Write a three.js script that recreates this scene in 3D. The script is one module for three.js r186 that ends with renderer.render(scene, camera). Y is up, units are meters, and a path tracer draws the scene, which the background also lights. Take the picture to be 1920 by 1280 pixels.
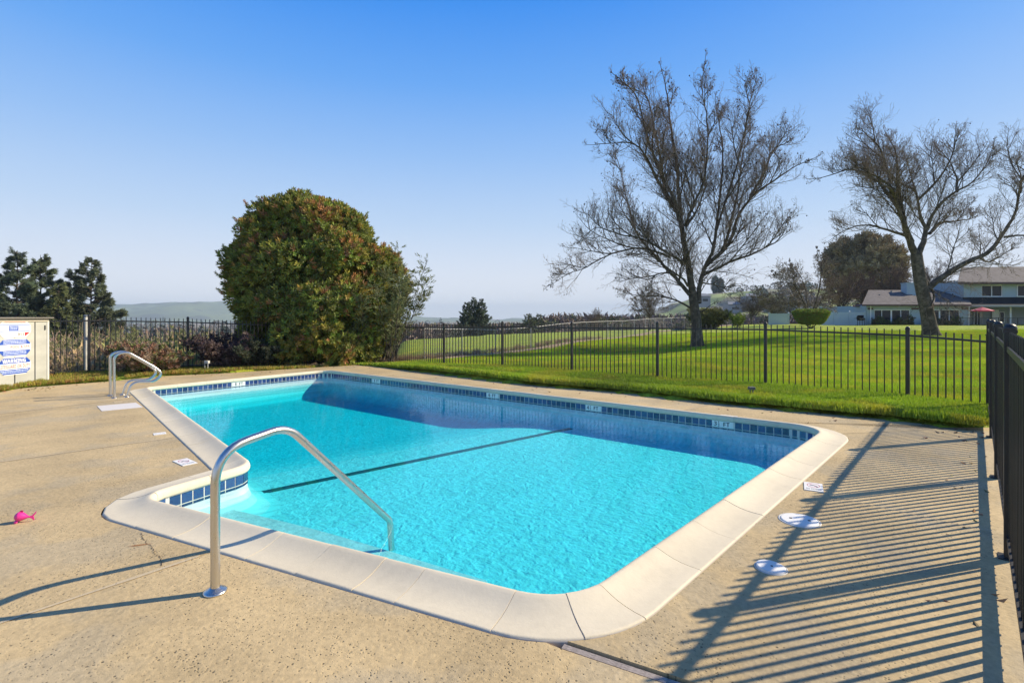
import * as THREE from 'three';
import { mergeGeometries } from 'three/addons/utils/BufferGeometryUtils.js';
import { RoundedBoxGeometry } from 'three/addons/geometries/RoundedBoxGeometry.js';

// ------------------------------------------------------------------ camera, sky, sun, exposure
const scene = new THREE.Scene();
const F = 960, HZ = 593, EYE = 1.6;                       // focal length and horizon of the photograph, in its pixels; eye height in metres
const camera = new THREE.PerspectiveCamera(2 * Math.atan(640 / F) * 180 / Math.PI, 1.5, 0.05, 12000);
camera.position.set(0, EYE, 0);
camera.lookAt(0, EYE, -10);
camera.setViewOffset(1920, 1280, 0, 640 - HZ, 1920, 1280);
const EXPOSURE = 1.4;
const SUN_AZ = 15.5 * Math.PI / 180, SUN_EL = 32.7 * Math.PI / 180;
const sunDir = new THREE.Vector3(Math.cos(SUN_AZ) * Math.cos(SUN_EL), Math.sin(SUN_EL), -Math.sin(SUN_AZ) * Math.cos(SUN_EL));
{
  const W = 512, H = 256, data = new Float32Array(W * H * 4);
  const stops = [[0, [0.92, 0.94, 0.98]], [4, [0.80, 0.86, 0.96]], [10, [0.53, 0.70, 0.94]], [17, [0.31, 0.54, 0.93]], [24, [0.14, 0.40, 0.92]], [32, [0.035, 0.275, 0.88]], [48, [0.02, 0.15, 0.52]], [90, [0.014, 0.08, 0.3]]];
  for (let j = 0; j < H; j++) {
    const el = ((j + 0.5) / H - 0.5) * 180, e = Math.max(0, el);
    let k = 0; while (k < stops.length - 2 && stops[k + 1][0] < e) k++;
    const t = Math.min(1, (e - stops[k][0]) / (stops[k + 1][0] - stops[k][0]));
    for (let i = 0; i < W; i++) {
      const az = ((i + 0.5) / W - 0.5) * 2 * Math.PI, c = Math.cos(el * Math.PI / 180);
      const d = new THREE.Vector3(Math.cos(az) * c, Math.sin(el * Math.PI / 180), Math.sin(az) * c);
      const cs = d.dot(sunDir), glow = 0.09 * Math.exp(-(1 - cs) * 4.5) + 0.4 * Math.exp(-(1 - cs) * 40);
      for (let q = 0; q < 3; q++) data[(j * W + i) * 4 + q] = ((stops[k][1][q] * (1 - t) + stops[k + 1][1][q] * t) + glow * [1, 0.97, 0.9][q]) / EXPOSURE;
      data[(j * W + i) * 4 + 3] = 1;
    }
  }
  const sky = new THREE.DataTexture(data, W, H, THREE.RGBAFormat, THREE.FloatType);
  sky.mapping = THREE.EquirectangularReflectionMapping; sky.magFilter = sky.minFilter = THREE.LinearFilter; sky.needsUpdate = true;
  scene.background = sky; scene.environment = sky;
}
const sun = new THREE.DirectionalLight(new THREE.Color().setRGB(1, 0.86, 0.63), 5);
sun.name = 'sun';
sun.target.position.set(0, 0, -10); sun.position.copy(sunDir).multiplyScalar(120).add(sun.target.position);
sun.castShadow = true; sun.shadow.radius = 1; sun.shadow.mapSize.set(4096, 4096);
Object.assign(sun.shadow.camera, { left: -60, right: 60, top: 60, bottom: -60, near: 1, far: 400 });
scene.add(sun, sun.target);
scene.fog = new THREE.FogExp2(new THREE.Color().setRGB(0.66, 0.82, 1.0), 0.00024);

// ------------------------------------------------------------------ helpers
const V = (x, y, z) => new THREE.Vector3(x, y, z);
const G = (px, py, y = 0) => { const s = (EYE - y) / (py - HZ); return V((px - 960) * s, y, -F * s); };   // the point at height y seen at a pixel of the photograph
const AT = (px, py, Z) => V((px - 960) * Z / F, EYE - (py - HZ) * Z / F, -Z);                              // the point at distance Z seen there
const rng = (s) => () => { s |= 0; s = s + 0x6D2B79F5 | 0; let t = Math.imul(s ^ s >>> 15, 1 | s); t = t + Math.imul(t ^ t >>> 7, 61 | t) ^ t; return ((t ^ t >>> 14) >>> 0) / 4294967296; };
const lerp = (a, b, t) => a + (b - a) * t, clamp = (x, a = 0, b = 1) => Math.min(b, Math.max(a, x));
const smooth = (a, b, x) => { const t = clamp((x - a) / (b - a)); return t * t * (3 - 2 * t); };
const RGB = (r, g, b) => new THREE.Color().setRGB(r, g, b);
function hash2(x, y, s) { let h = Math.imul(x, 374761393) + Math.imul(y, 668265263) + Math.imul(s, 1274126177) | 0; h = Math.imul(h ^ h >>> 13, 1274126177); return ((h ^ h >>> 16) >>> 0) / 4294967296; }
function vnoise(x, y, s = 0, per = 0) {
  const ix = Math.floor(x), iy = Math.floor(y), fx = x - ix, fy = y - iy, u = fx * fx * (3 - 2 * fx), v = fy * fy * (3 - 2 * fy), w = (k) => per ? ((k % per) + per) % per : k;
  return lerp(lerp(hash2(w(ix), w(iy), s), hash2(w(ix + 1), w(iy), s), u), lerp(hash2(w(ix), w(iy + 1), s), hash2(w(ix + 1), w(iy + 1), s), u), v);
}
function fbm(x, y, s = 0, oct = 4, per = 0) { let a = 0.5, sum = 0, n = 0; for (let i = 0; i < oct; i++) { sum += a * vnoise(x, y, s + i * 17, per); n += a; a *= 0.5; x *= 2; y *= 2; per *= 2; } return sum / n; }
const numbers = {};
function numbered(name) { const n = numbers[name] = (numbers[name] ?? -1) + 1; return n ? name + '_' + String(n).padStart(3, '0') : name; }
function tag(o, label, category, group) { o.userData.label = label; if (category) o.userData.category = category; if (group) o.userData.group = group; return o; }
function thing(name, label, category, group, at) { const o = new THREE.Group(); o.name = numbered(name); if (at) o.position.copy(at); scene.add(o); return tag(o, label, category, group); }
function part(parent, name, geo, mat, pos, rotY) { const m = new THREE.Mesh(geo, mat); m.name = name; if (pos) m.position.copy(pos); if (rotY) m.rotation.y = rotY; parent.add(m); return m; }
function struct(name, geo, mat) { const m = new THREE.Mesh(geo, mat); m.name = numbered(name); m.userData.kind = 'structure'; scene.add(m); return m; }
function top(name, geo, mat, label, category, group, at) { const m = new THREE.Mesh(geo, mat); m.name = numbered(name); if (at) m.position.copy(at); scene.add(m); return tag(m, label, category, group); }
const box = (w, h, d, x = 0, y = 0, z = 0, ry = 0) => { const g = new THREE.BoxGeometry(w, h, d); if (ry) g.rotateY(ry); return g.translate(x, y, z); };
const cyl = (r0, r1, h, x = 0, y = 0, z = 0, n = 16) => new THREE.CylinderGeometry(r1, r0, h, n).translate(x, y, z);
const merge = (list) => mergeGeometries(list.map((g) => { const q = g.index ? g.toNonIndexed() : g; for (const k of Object.keys(q.attributes)) if (!['position', 'normal', 'uv'].includes(k)) q.deleteAttribute(k); if (!q.attributes.uv) q.setAttribute('uv', new THREE.BufferAttribute(new Float32Array(q.attributes.position.count * 2), 2)); return q; }));
function barBetween(a, b, w, h) {                                   // a square bar from a to b
  const d = b.clone().sub(a), L = d.length(), g = new THREE.BoxGeometry(w, h, L);
  const m = new THREE.Matrix4().lookAt(V(0, 0, 0), d, V(0, 1, 0)).setPosition(a.clone().add(b).multiplyScalar(0.5));
  return g.applyMatrix4(m);
}
function quadMesh(rows) {                                           // rows of points -> smooth indexed sheet
  const nj = rows[0].length, pos = [], idx = [], uv = [];
  rows.forEach((r, i) => r.forEach((p, j) => { pos.push(p.x, p.y, p.z); uv.push(p.x, p.z); }));
  for (let i = 0; i + 1 < rows.length; i++) for (let j = 0; j + 1 < nj; j++) { const a = i * nj + j; idx.push(a, a + 1, a + nj, a + 1, a + nj + 1, a + nj); }
  const g = new THREE.BufferGeometry(); g.setAttribute('position', new THREE.Float32BufferAttribute(pos, 3)); g.setAttribute('uv', new THREE.Float32BufferAttribute(uv, 2)); g.setIndex(idx); g.computeVertexNormals(); return g;
}
function polyFlat(pts, y0, y1) {                                    // slab: polygon of {x,z} between y0 and y1
  const sh = new THREE.Shape(pts.map((p) => new THREE.Vector2(p.x, -p.z)));
  const g = new THREE.ExtrudeGeometry(sh, { depth: y1 - y0, bevelEnabled: false, curveSegments: 1 });
  return g.rotateX(-Math.PI / 2).translate(0, y0, 0);
}
function area2(p) { let s = 0; for (let i = 0; i < p.length; i++) { const a = p[i], b = p[(i + 1) % p.length]; s += a.x * b.z - b.x * a.z; } return s; }
function inset(pts, d) {
  const s = area2(pts) > 0 ? 1 : -1, n = pts.length;
  return pts.map((p, i) => {
    const a = pts[(i + n - 1) % n], b = pts[(i + 1) % n];
    const u = V(p.x - a.x, 0, p.z - a.z).normalize(), v = V(b.x - p.x, 0, b.z - p.z).normalize();
    const n1 = V(-u.z * s, 0, u.x * s), n2 = V(-v.z * s, 0, v.x * s), m = n1.clone().add(n2), k = clamp(2 / Math.max(0.3, m.lengthSq()), 0, 2.5);
    return V(p.x + m.x * d * k, 0, p.z + m.z * d * k);
  });
}
function inPoly(x, z, P) { let c = false; for (let i = 0, j = P.length - 1; i < P.length; j = i++) if ((P[i].z > z) !== (P[j].z > z) && x < (P[j].x - P[i].x) * (z - P[i].z) / (P[j].z - P[i].z) + P[i].x) c = !c; return c; }
function segDist(x, z, a, b) { const dx = b.x - a.x, dz = b.z - a.z, t = clamp(((x - a.x) * dx + (z - a.z) * dz) / (dx * dx + dz * dz)); return Math.hypot(x - a.x - dx * t, z - a.z - dz * t); }
function polyDist(x, z, P, closed = true) { let d = 1e9; for (let i = 0; i < P.length - (closed ? 0 : 1); i++) d = Math.min(d, segDist(x, z, P[i], P[(i + 1) % P.length])); return d; }
// signed side of an open polyline: positive on its left seen from above while walking along it
function sideDist(x, z, P) {
  let best = 1e9, s = 1;
  for (let i = 0; i + 1 < P.length; i++) { const d = segDist(x, z, P[i], P[i + 1]); if (d < best - 1e-6) { best = d; const c = (P[i + 1].x - P[i].x) * (z - P[i].z) - (P[i + 1].z - P[i].z) * (x - P[i].x); s = c < 0 ? 1 : -1; } }
  return best * s;
}

// ------------------------------------------------------------------ textures and materials
function tex(n, metres, fn, srgb = true) {                          // fn(u, v) -> [r,g,b] linear 0..1 or a single value; u, v in 0..1
  const d = new Uint8Array(n * n * 4), enc = (x) => { x = clamp(x); return Math.round(255 * (srgb ? (x < 0.0031308 ? 12.92 * x : 1.055 * Math.pow(x, 1 / 2.4) - 0.055) : x)); };
  for (let j = 0; j < n; j++) for (let i = 0; i < n; i++) { const c = fn(i / n, j / n, i, j), o = (j * n + i) * 4; if (typeof c === 'number') d[o] = d[o + 1] = d[o + 2] = enc(c); else { d[o] = enc(c[0]); d[o + 1] = enc(c[1]); d[o + 2] = enc(c[2]); } d[o + 3] = 255; }
  const t = new THREE.DataTexture(d, n, n); t.wrapS = t.wrapT = THREE.RepeatWrapping; t.magFilter = THREE.LinearFilter; t.minFilter = THREE.LinearMipmapLinearFilter; t.generateMipmaps = true;
  if (srgb) t.colorSpace = THREE.SRGBColorSpace; t.repeat.set(1 / metres, 1 / metres); t.needsUpdate = true; return t;
}
const std = (c, r = 0.8, o = {}) => new THREE.MeshStandardMaterial({ color: c, roughness: r, ...o });
const phys = (c, r = 0.8, o = {}) => new THREE.MeshPhysicalMaterial({ color: c, roughness: r, ...o });
// exposed concrete: sand coloured with scattered dark and light grains
const N = 1536, pits = new Float32Array(N * N);
{
  const R = rng(11);
  for (let k = 0; k < 26000; k++) {
    const x = R() * N, y = R() * N, cl = fbm(x / N * 7, y / N * 7, 5, 3, 7); if (R() > clamp((cl - 0.32) * 3)) continue;
    const r = 0.7 + R() * R() * 3.1, e = 0.5 + R() * 0.5, a = R() * 3.14, ca = Math.cos(a), sa = Math.sin(a), dep = 0.35 + 0.65 * R();
    for (let j = -5; j <= 5; j++) for (let i = -5; i <= 5; i++) { const u = (i * ca + j * sa) / r, v = (-i * sa + j * ca) / (r * e), q = 1 - u * u - v * v; if (q > 0) { const o = (((y + j | 0) + N) % N) * N + ((x + i | 0) + N) % N; pits[o] = Math.max(pits[o], Math.min(1, q * 2) * dep); } }
  }
}
const deckTex = tex(N, 3.2, (u, v, i, j) => {
  const a = fbm(u * 5, v * 5, 1, 4, 5), b = fbm(u * 160, v * 160, 2, 2, 160), c = hash2(i, j, 3), p = pits[j * N + i];
  const k = 0.68 + 0.42 * a + 0.30 * (b - 0.5) + 0.2 * (c - 0.5), w = smooth(0.45, 0.7, fbm(u * 9, v * 9, 8, 3, 9));
  const q = 1 - 0.72 * p;
  return [lerp(0.535, 0.475, w) * k * q, lerp(0.405, 0.378, w) * k * q, lerp(0.217, 0.228, w) * k * q];
});
const deckBump = tex(N, 3.2, (u, v, i, j) => 0.6 + 0.35 * (fbm(u * 160, v * 160, 2, 2, 160) - 0.5) + 0.12 * (hash2(i, j, 3) - 0.5) - 0.5 * pits[j * N + i], false);
const deckMats = [1, 0.95, 1.04, 0.98].map((k) => std(RGB(k, k, k * 1.0), 0.92, { map: deckTex, bumpMap: deckBump, bumpScale: 0.006 }));
const copeTex = tex(1024, 1.6, (u, v, i, j) => { const a = fbm(u * 4, v * 4, 21, 4, 4), b = fbm(u * 60, v * 60, 22, 3, 60), st = smooth(0.6, 0.8, fbm(u * 14, v * 14, 25, 3, 14)), sp = hash2(i, j, 23) > 0.9985 ? 0.55 : 1; const k = (0.9 + 0.12 * a + 0.08 * (b - 0.5) - 0.05 * st) * sp; return [0.715 * k, 0.635 * k, 0.475 * k]; });
const copeBump = tex(512, 0.5, (u, v, i, j) => fbm(u * 40, v * 40, 31, 3, 40) * 0.8 + 0.2 * hash2(i, j, 3), false);
const copeMats = [1, 0.96, 1.03].map((k) => std(RGB(k, k * 0.995, k * 0.985), 0.72, { map: copeTex, bumpMap: copeBump, bumpScale: 0.0006 }));
const plasterTex = tex(1024, 2.4, (u, v) => { const a = fbm(u * 6, v * 6, 41, 4, 6), b = fbm(u * 44, v * 44, 42, 2, 44); const k = 0.96 + 0.10 * (a - 0.5) + 0.30 * (b - 0.5); return [0.73 * k, 0.65 * k, 0.71 * k]; });  // plaster colour, with a fine mottle painted in for the light of ripples
const plasterBump = tex(1024, 1.25, (u, v) => 0.7 * fbm(u * 26 + 2 * fbm(u * 10, v * 10, 45, 2, 10), v * 26, 43, 2, 26) + 0.3 * fbm(u * 60, v * 60, 44, 2, 60), false);
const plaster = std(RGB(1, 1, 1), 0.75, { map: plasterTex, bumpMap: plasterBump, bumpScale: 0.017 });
const rippleBump = tex(1024, 1.7, (u, v) => { const wx = 0.25 * fbm(u * 4, v * 4, 51, 2, 4), wy = 0.25 * fbm(u * 4, v * 4, 52, 2, 4); return 0.6 * fbm((u + wx * 0.3) * 10, (v + wy * 0.3) * 16, 53, 2, 2) + 0.4 * fbm(u * 26, v * 40, 54, 2, 2); }, false);
const grassTex = tex(1024, 5, (u, v, i, j) => { const a = fbm(u * 4, v * 4, 61, 4, 4), b = fbm(u * 90, v * 90, 62, 3, 90), c = hash2(i >> 1, j >> 1, 63); const y = smooth(0.5, 0.75, fbm(u * 11, v * 11, 64, 3, 11)); const k = 0.5 + 0.5 * a + 0.9 * (b - 0.5) + 0.3 * (c - 0.5); return [lerp(0.35, 0.47, y) * k, lerp(0.47, 0.48, y) * k, 0.024 * k]; });
const grassBump = tex(512, 2.5, (u, v, i, j) => 0.6 * fbm(u * 60, v * 60, 62, 3, 60) + 0.4 * hash2(i, j, 65), false);
const barkTex = tex(512, 1.2, (u, v) => { const a = fbm(u * 8, v * 8, 71, 4, 8), p = smooth(0.5, 0.6, fbm(u * 5, v * 5, 72, 4, 5)); return [lerp(0.085, 0.135, p) * (0.35 + 1.3 * a), lerp(0.068, 0.112, p) * (0.35 + 1.3 * a), lerp(0.05, 0.086, p) * (0.35 + 1.3 * a)]; });
const barkMat = std(RGB(1, 1, 1), 0.95, { map: barkTex, bumpMap: barkTex, bumpScale: 0.06 });
const ironTex = tex(512, 0.6, (u, v, i, j) => { const a = fbm(u * 30, v * 30, 81, 3, 30), ru = smooth(0.72, 0.8, fbm(u * 12, v * 12, 82, 3, 12)); return [lerp(0.018, 0.06, ru) * (0.7 + 0.6 * a), lerp(0.018, 0.035, ru) * (0.7 + 0.6 * a), 0.02 * (0.7 + 0.6 * a)]; });
const iron = std(RGB(1, 1, 1), 0.42, { map: ironTex });
const steelTex = tex(256, 0.3, (u, v, i, j) => 0.24 + 0.14 * fbm(u * 40, v * 8, 85, 2, 8), false);
const steel = std(RGB(0.62, 0.60, 0.57), 1, { metalness: 1, roughnessMap: steelTex });
const white = std(RGB(0.78, 0.78, 0.76), 0.5);

// ------------------------------------------------------------------ the pool outline (inner edge of the coping) and its offset
const W0 = 0.35;                                                    // coping width
const corners = [[-7.93, -11.15, 0.14], [-5.34, -14.70, 0.3], [4.34, -7.10, 0.42], [0.313, -2.778, 0.42], [-3.17, -4.40, 0.2], [-2.70, -5.37, 0.3]];
const path = [];                                                    // {i: inner point, o: outer point, s: arc length}
{
  const P = corners.map((c) => V(c[0], 0, c[1])), n = P.length, sgn = area2(P) > 0 ? 1 : -1;
  const outn = (a, b) => { const d = V(b.x - a.x, 0, b.z - a.z).normalize(); return V(d.z * sgn, 0, -d.x * sgn); };
  for (let k = 0; k < n; k++) {
    const A = P[(k + n - 1) % n], B = P[k], C = P[(k + 1) % n], r = corners[k][2];
    const u = V(A.x - B.x, 0, A.z - B.z).normalize(), v = V(C.x - B.x, 0, C.z - B.z).normalize(), ang = Math.acos(u.dot(v)), t = r / Math.tan(ang / 2);
    const bis = u.clone().add(v).normalize(), cen = B.clone().addScaledVector(bis, r / Math.sin(ang / 2));
    const n1 = outn(A, B), n2 = outn(B, C), reflex = bis.dot(n1.clone().add(n2)) > 0;
    const m = n1.clone().add(n2), corner = B.clone().addScaledVector(m, W0 * 2 / m.lengthSq());
    const p1 = B.clone().addScaledVector(u, t), p2 = B.clone().addScaledVector(v, t), steps = 10;
    const a1 = Math.atan2(p1.z - cen.z, p1.x - cen.x); let da = Math.atan2(p2.z - cen.z, p2.x - cen.x) - a1; while (da > Math.PI) da -= 2 * Math.PI; while (da < -Math.PI) da += 2 * Math.PI;
    for (let q = 0; q <= steps; q++) {
      const a = a1 + da * q / steps, d = V(Math.cos(a), 0, Math.sin(a)), i = cen.clone().addScaledVector(d, r);
      path.push({ i, o: reflex ? corner.clone() : cen.clone().addScaledVector(d, r + W0), n: d.clone().multiplyScalar(reflex ? -1 : 1), k });
    }
  }
  // straight runs: subdivide
  const full = [];
  for (let k = 0; k < path.length; k++) { const a = path[k], b = path[(k + 1) % path.length]; full.push(a); const L = a.i.distanceTo(b.i), m = Math.floor(L / 0.15); for (let q = 1; q < m; q++) full.push({ i: a.i.clone().lerp(b.i, q / m), o: a.o.clone().lerp(b.o, q / m), n: a.n.clone().lerp(b.n, q / m).normalize(), k: a.k }); }
  path.length = 0; path.push(...full);
  let s = 0; path.forEach((p, k) => { if (k) s += p.i.distanceTo(path[k - 1].i); p.s = s; });
  path.total = s + path[path.length - 1].i.distanceTo(path[0].i);
}
function onPath(s) {
  s = ((s % path.total) + path.total) % path.total; let k = path.length - 1; for (let lo = 0, hi = path.length - 1; lo <= hi;) { const m = (lo + hi) >> 1; if (path[m].s <= s) { k = m; lo = m + 1; } else hi = m - 1; }
  const a = path[k], b = path[(k + 1) % path.length], L = (k + 1 < path.length ? b.s : path.total) - a.s, t = L > 1e-6 ? (s - a.s) / L : 0;
  return { i: a.i.clone().lerp(b.i, t), o: a.o.clone().lerp(b.o, t), n: a.n.clone().lerp(b.n, t).normalize() };
}
const nearestS = (p) => { let best = 1e9, s = 0; for (const q of path) { const d = Math.min(Math.hypot(q.i.x - p.x, q.i.z - p.z), 1e9); if (d < best) { best = d; s = q.s; } } return s; };
const outer = path.map((p) => p.o).filter((p, k, a) => k === 0 || p.distanceTo(a[k - 1]) > 1e-4);
const inner = path.map((p) => p.i);
const sCorner = corners.map((c) => nearestS(V(c[0], 0, c[1])));
const WATER = -0.115;
const lineA = G(485, 925, -0.45), lineB = V(1.15, -0.45, -9.42);   // the dark line on the pool floor
const deepSide = (x, z) => { const d = V(lineB.x - lineA.x, 0, lineB.z - lineA.z).normalize(); return (x - lineA.x) * d.z - (z - lineA.z) * d.x; };   // > 0 towards the deep end
const floorY = (x, z) => -0.45 - 0.22 * smooth(0.15, 2.6, deepSide(x, z));

// ------------------------------------------------------------------ ground: deck outline, lawn, terrain
const RF0 = V(3.288, 0, -3.376), RFD = V(1.534, 0, -1.695);          // right fence: first post in view, step from post to post
const rf = (k) => RF0.clone().addScaledVector(RFD, k);
const rfN = V(RFD.z, 0, -RFD.x).normalize().multiplyScalar(-1);      // away from the pool
const deckEdge = [G(1845, 808), G(1660, 786), G(1495, 770), G(1346, 756), G(1184, 737), G(1011, 723), G(875, 707), G(702, 686.5), G(671, 684), G(521, 693), G(419, 699.6), G(298, 705), G(202, 715), G(100, 722.5), G(36, 728), G(0, 735), V(-12.6, 0, -9.6), V(-15, 0, -6), V(-15, 0, 5)];
const fenceFoot = [-3.5, -2, -1, 0, 1, 2, 2.45].map((k) => rf(k).addScaledVector(rfN, 0.16));
const deckPoly = [...deckEdge, V(fenceFoot[0].x, 0, 5), ...fenceFoot];
const leftFence = [V(-16.2, 0, -9.2), V(-13.16, 0, -12.29), V(-11.46, 0, -13.86), V(-9.76, 0, -15.4), V(-8.06, -0.08, -17.0), V(-6.1, -0.1, -18.25), V(-4.14, -0.1, -18.3)];
const farFence = [V(-4.14, -0.1, -18.3), V(-2.2, -0.05, -16.55), V(-0.29, 0, -15.47), V(1.62, 0, -13.84), V(3.54, 0, -12.45), V(5.55, 0, -11.2), V(7.38, 0, -9.54), V(7.89, 0, -8.46)];
const farTops = [607, 608, 605, 606.5, 606.7, 608, 617, 628];
const chain = [V(-4.6, 0, -17.2), V(-3.25, 0, -18.9), V(-2.18, 0, -22.3), V(-0.84, 0, -25.9), V(2.9, 0, -30), V(6.56, 0, -35), V(15.6, 0, -50), V(27, 0, -62), V(30.5, 0, -62)];
function lawnH(x, z) {
  const Z = -z, u = x / Math.max(4, Z), key = [[0, 0], [9, 0], [15, 0], [25, 0.12], [32, 0.42], [50, 0.56], [70, 0.62], [200, 0.7]];
  let k = 0; while (k < key.length - 2 && key[k + 1][0] < Z) k++;
  const t = clamp((Z - key[k][0]) / (key[k + 1][0] - key[k][0]));
  return lerp(key[k][1], key[k + 1][1], t * t * (3 - 2 * t)) - 0.5 * smooth(0.55, 0.2, u) * smooth(14, 27, Z) + (0.22 * (fbm(x * 0.16, z * 0.16, 91, 3) - 0.5)) * smooth(10, 17, Z) + 0.03 + 0.045 * smooth(-4.5, -2.5, x);
}
function groundH(x, z) {
  const Z = -z;
  let h = lawnH(x, z);
  const c = sideDist(x, z, chain);                                   // positive beyond the chain-link fence
  if (c > 0 && Z > 15) { const t = smooth(0.72, 0.42, x / Z); h -= (0.04 * c + 0.22 * Math.max(0, c - 26)) * t * smooth(16, 22, Z); }
  const l = sideDist(x, z, leftFence);                               // positive beyond the left fence
  if (l > 0) { const t = smooth(-0.2, -0.36, x / Math.max(6, Z)); h -= t * 0.27 * Math.max(0, l - 0.8); }
  h = Math.max(h, -26 + 3 * fbm(x * 0.01, z * 0.01, 95, 3));
  return h;
}
function lookGround(px, py) { for (let Z = 6; Z < 400; Z *= 1.004) { const x = (px - 960) * Z / F; if (EYE - (py - HZ) * Z / F <= groundH(x, -Z)) return V(x, groundH(x, -Z), -Z); } return AT(px, py, 400); }
{
  const axis = (lim0, lim1, d0, near) => { const a = [0]; let d = d0, x = 0; while (x < lim1) { d = x < near ? d0 : d * 1.09; x += d; a.push(x); } x = 0; d = d0; while (x > lim0) { d = -x < near ? d0 : d * 1.09; x -= d; a.unshift(x); } return a; };
  const xs = axis(-4600, 4600, 0.4, 26), zs = axis(-4700, 60, 0.4, 34), pos = [], uv = [], lawnI = [], wildI = [];
  for (const z of zs) for (const x of xs) {
    let h = groundH(x, z);
    if (inPoly(x, z, deckPoly)) { const d = polyDist(x, z, deckPoly); h = d > 0.75 ? -1.3 : -0.06; }
    pos.push(x, h, z); uv.push(x, z);
  }
  const nx = xs.length;
  for (let j = 0; j + 1 < zs.length; j++) for (let i = 0; i + 1 < nx; i++) {
    const x = (xs[i] + xs[i + 1]) / 2, z = (zs[j] + zs[j + 1]) / 2, a = j * nx + i;
    const wild = sideDist(x, z, leftFence) > 0.9 && x / -z < -0.27 || -z > 95 || x < -13 && z > -14 || z > 12 || (sideDist(x, z, chain) > 34 && x / -z < 0.6);
    (wild ? wildI : lawnI).push(a, a + nx, a + 1, a + 1, a + nx, a + nx + 1);
  }
  const p = new THREE.Float32BufferAttribute(pos, 3), u = new THREE.Float32BufferAttribute(uv, 2);
  const g1 = new THREE.BufferGeometry(); g1.setAttribute('position', p); g1.setAttribute('uv', u); g1.setIndex([...lawnI, ...wildI]); g1.computeVertexNormals();
  const g2 = g1.clone(); g1.setIndex(lawnI); g2.setIndex(wildI);
  struct('lawn', g1, std(RGB(1, 1, 1), 0.95, { map: grassTex, bumpMap: grassBump, bumpScale: 0.05 }));
  const wildTex = tex(512, 14, (a, b) => { const k = fbm(a * 8, b * 8, 101, 4, 8), q = smooth(0.4, 0.65, fbm(a * 5, b * 5, 103, 3, 5)); return [lerp(0.16, 0.24, q) * (0.5 + k), lerp(0.15, 0.16, q) * (0.5 + k), lerp(0.06, 0.10, q) * (0.5 + k)]; });
  struct('terrain', g2, std(RGB(1, 1, 1), 0.98, { map: wildTex }));
}
// dirt line and kerb boards along the chain-link fence
{
  const rows = []; for (let k = 0; k + 1 < chain.length - 1; k++) { const a = chain[k], b = chain[k + 1], m = 14, n = V(b.z - a.z, 0, a.x - b.x).normalize(); for (let q = 0; q < m; q++) { const c = a.clone().lerp(b, q / m), w = 0.25 + 0.5 * fbm(k * 3 + q * 0.4, 1, 5, 2); rows.push([-w, 0, w * 0.7].map((d) => { const x = c.x + n.x * d, z = c.z + n.z * d; return V(x, groundH(x, z) + 0.05 + (d === 0 ? 0.03 : -0.03), z); })); } }
  struct('path', quadMesh(rows), std(RGB(0.34, 0.25, 0.17), 0.95, { bumpMap: grassBump, bumpScale: 0.05 }));
}

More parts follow.
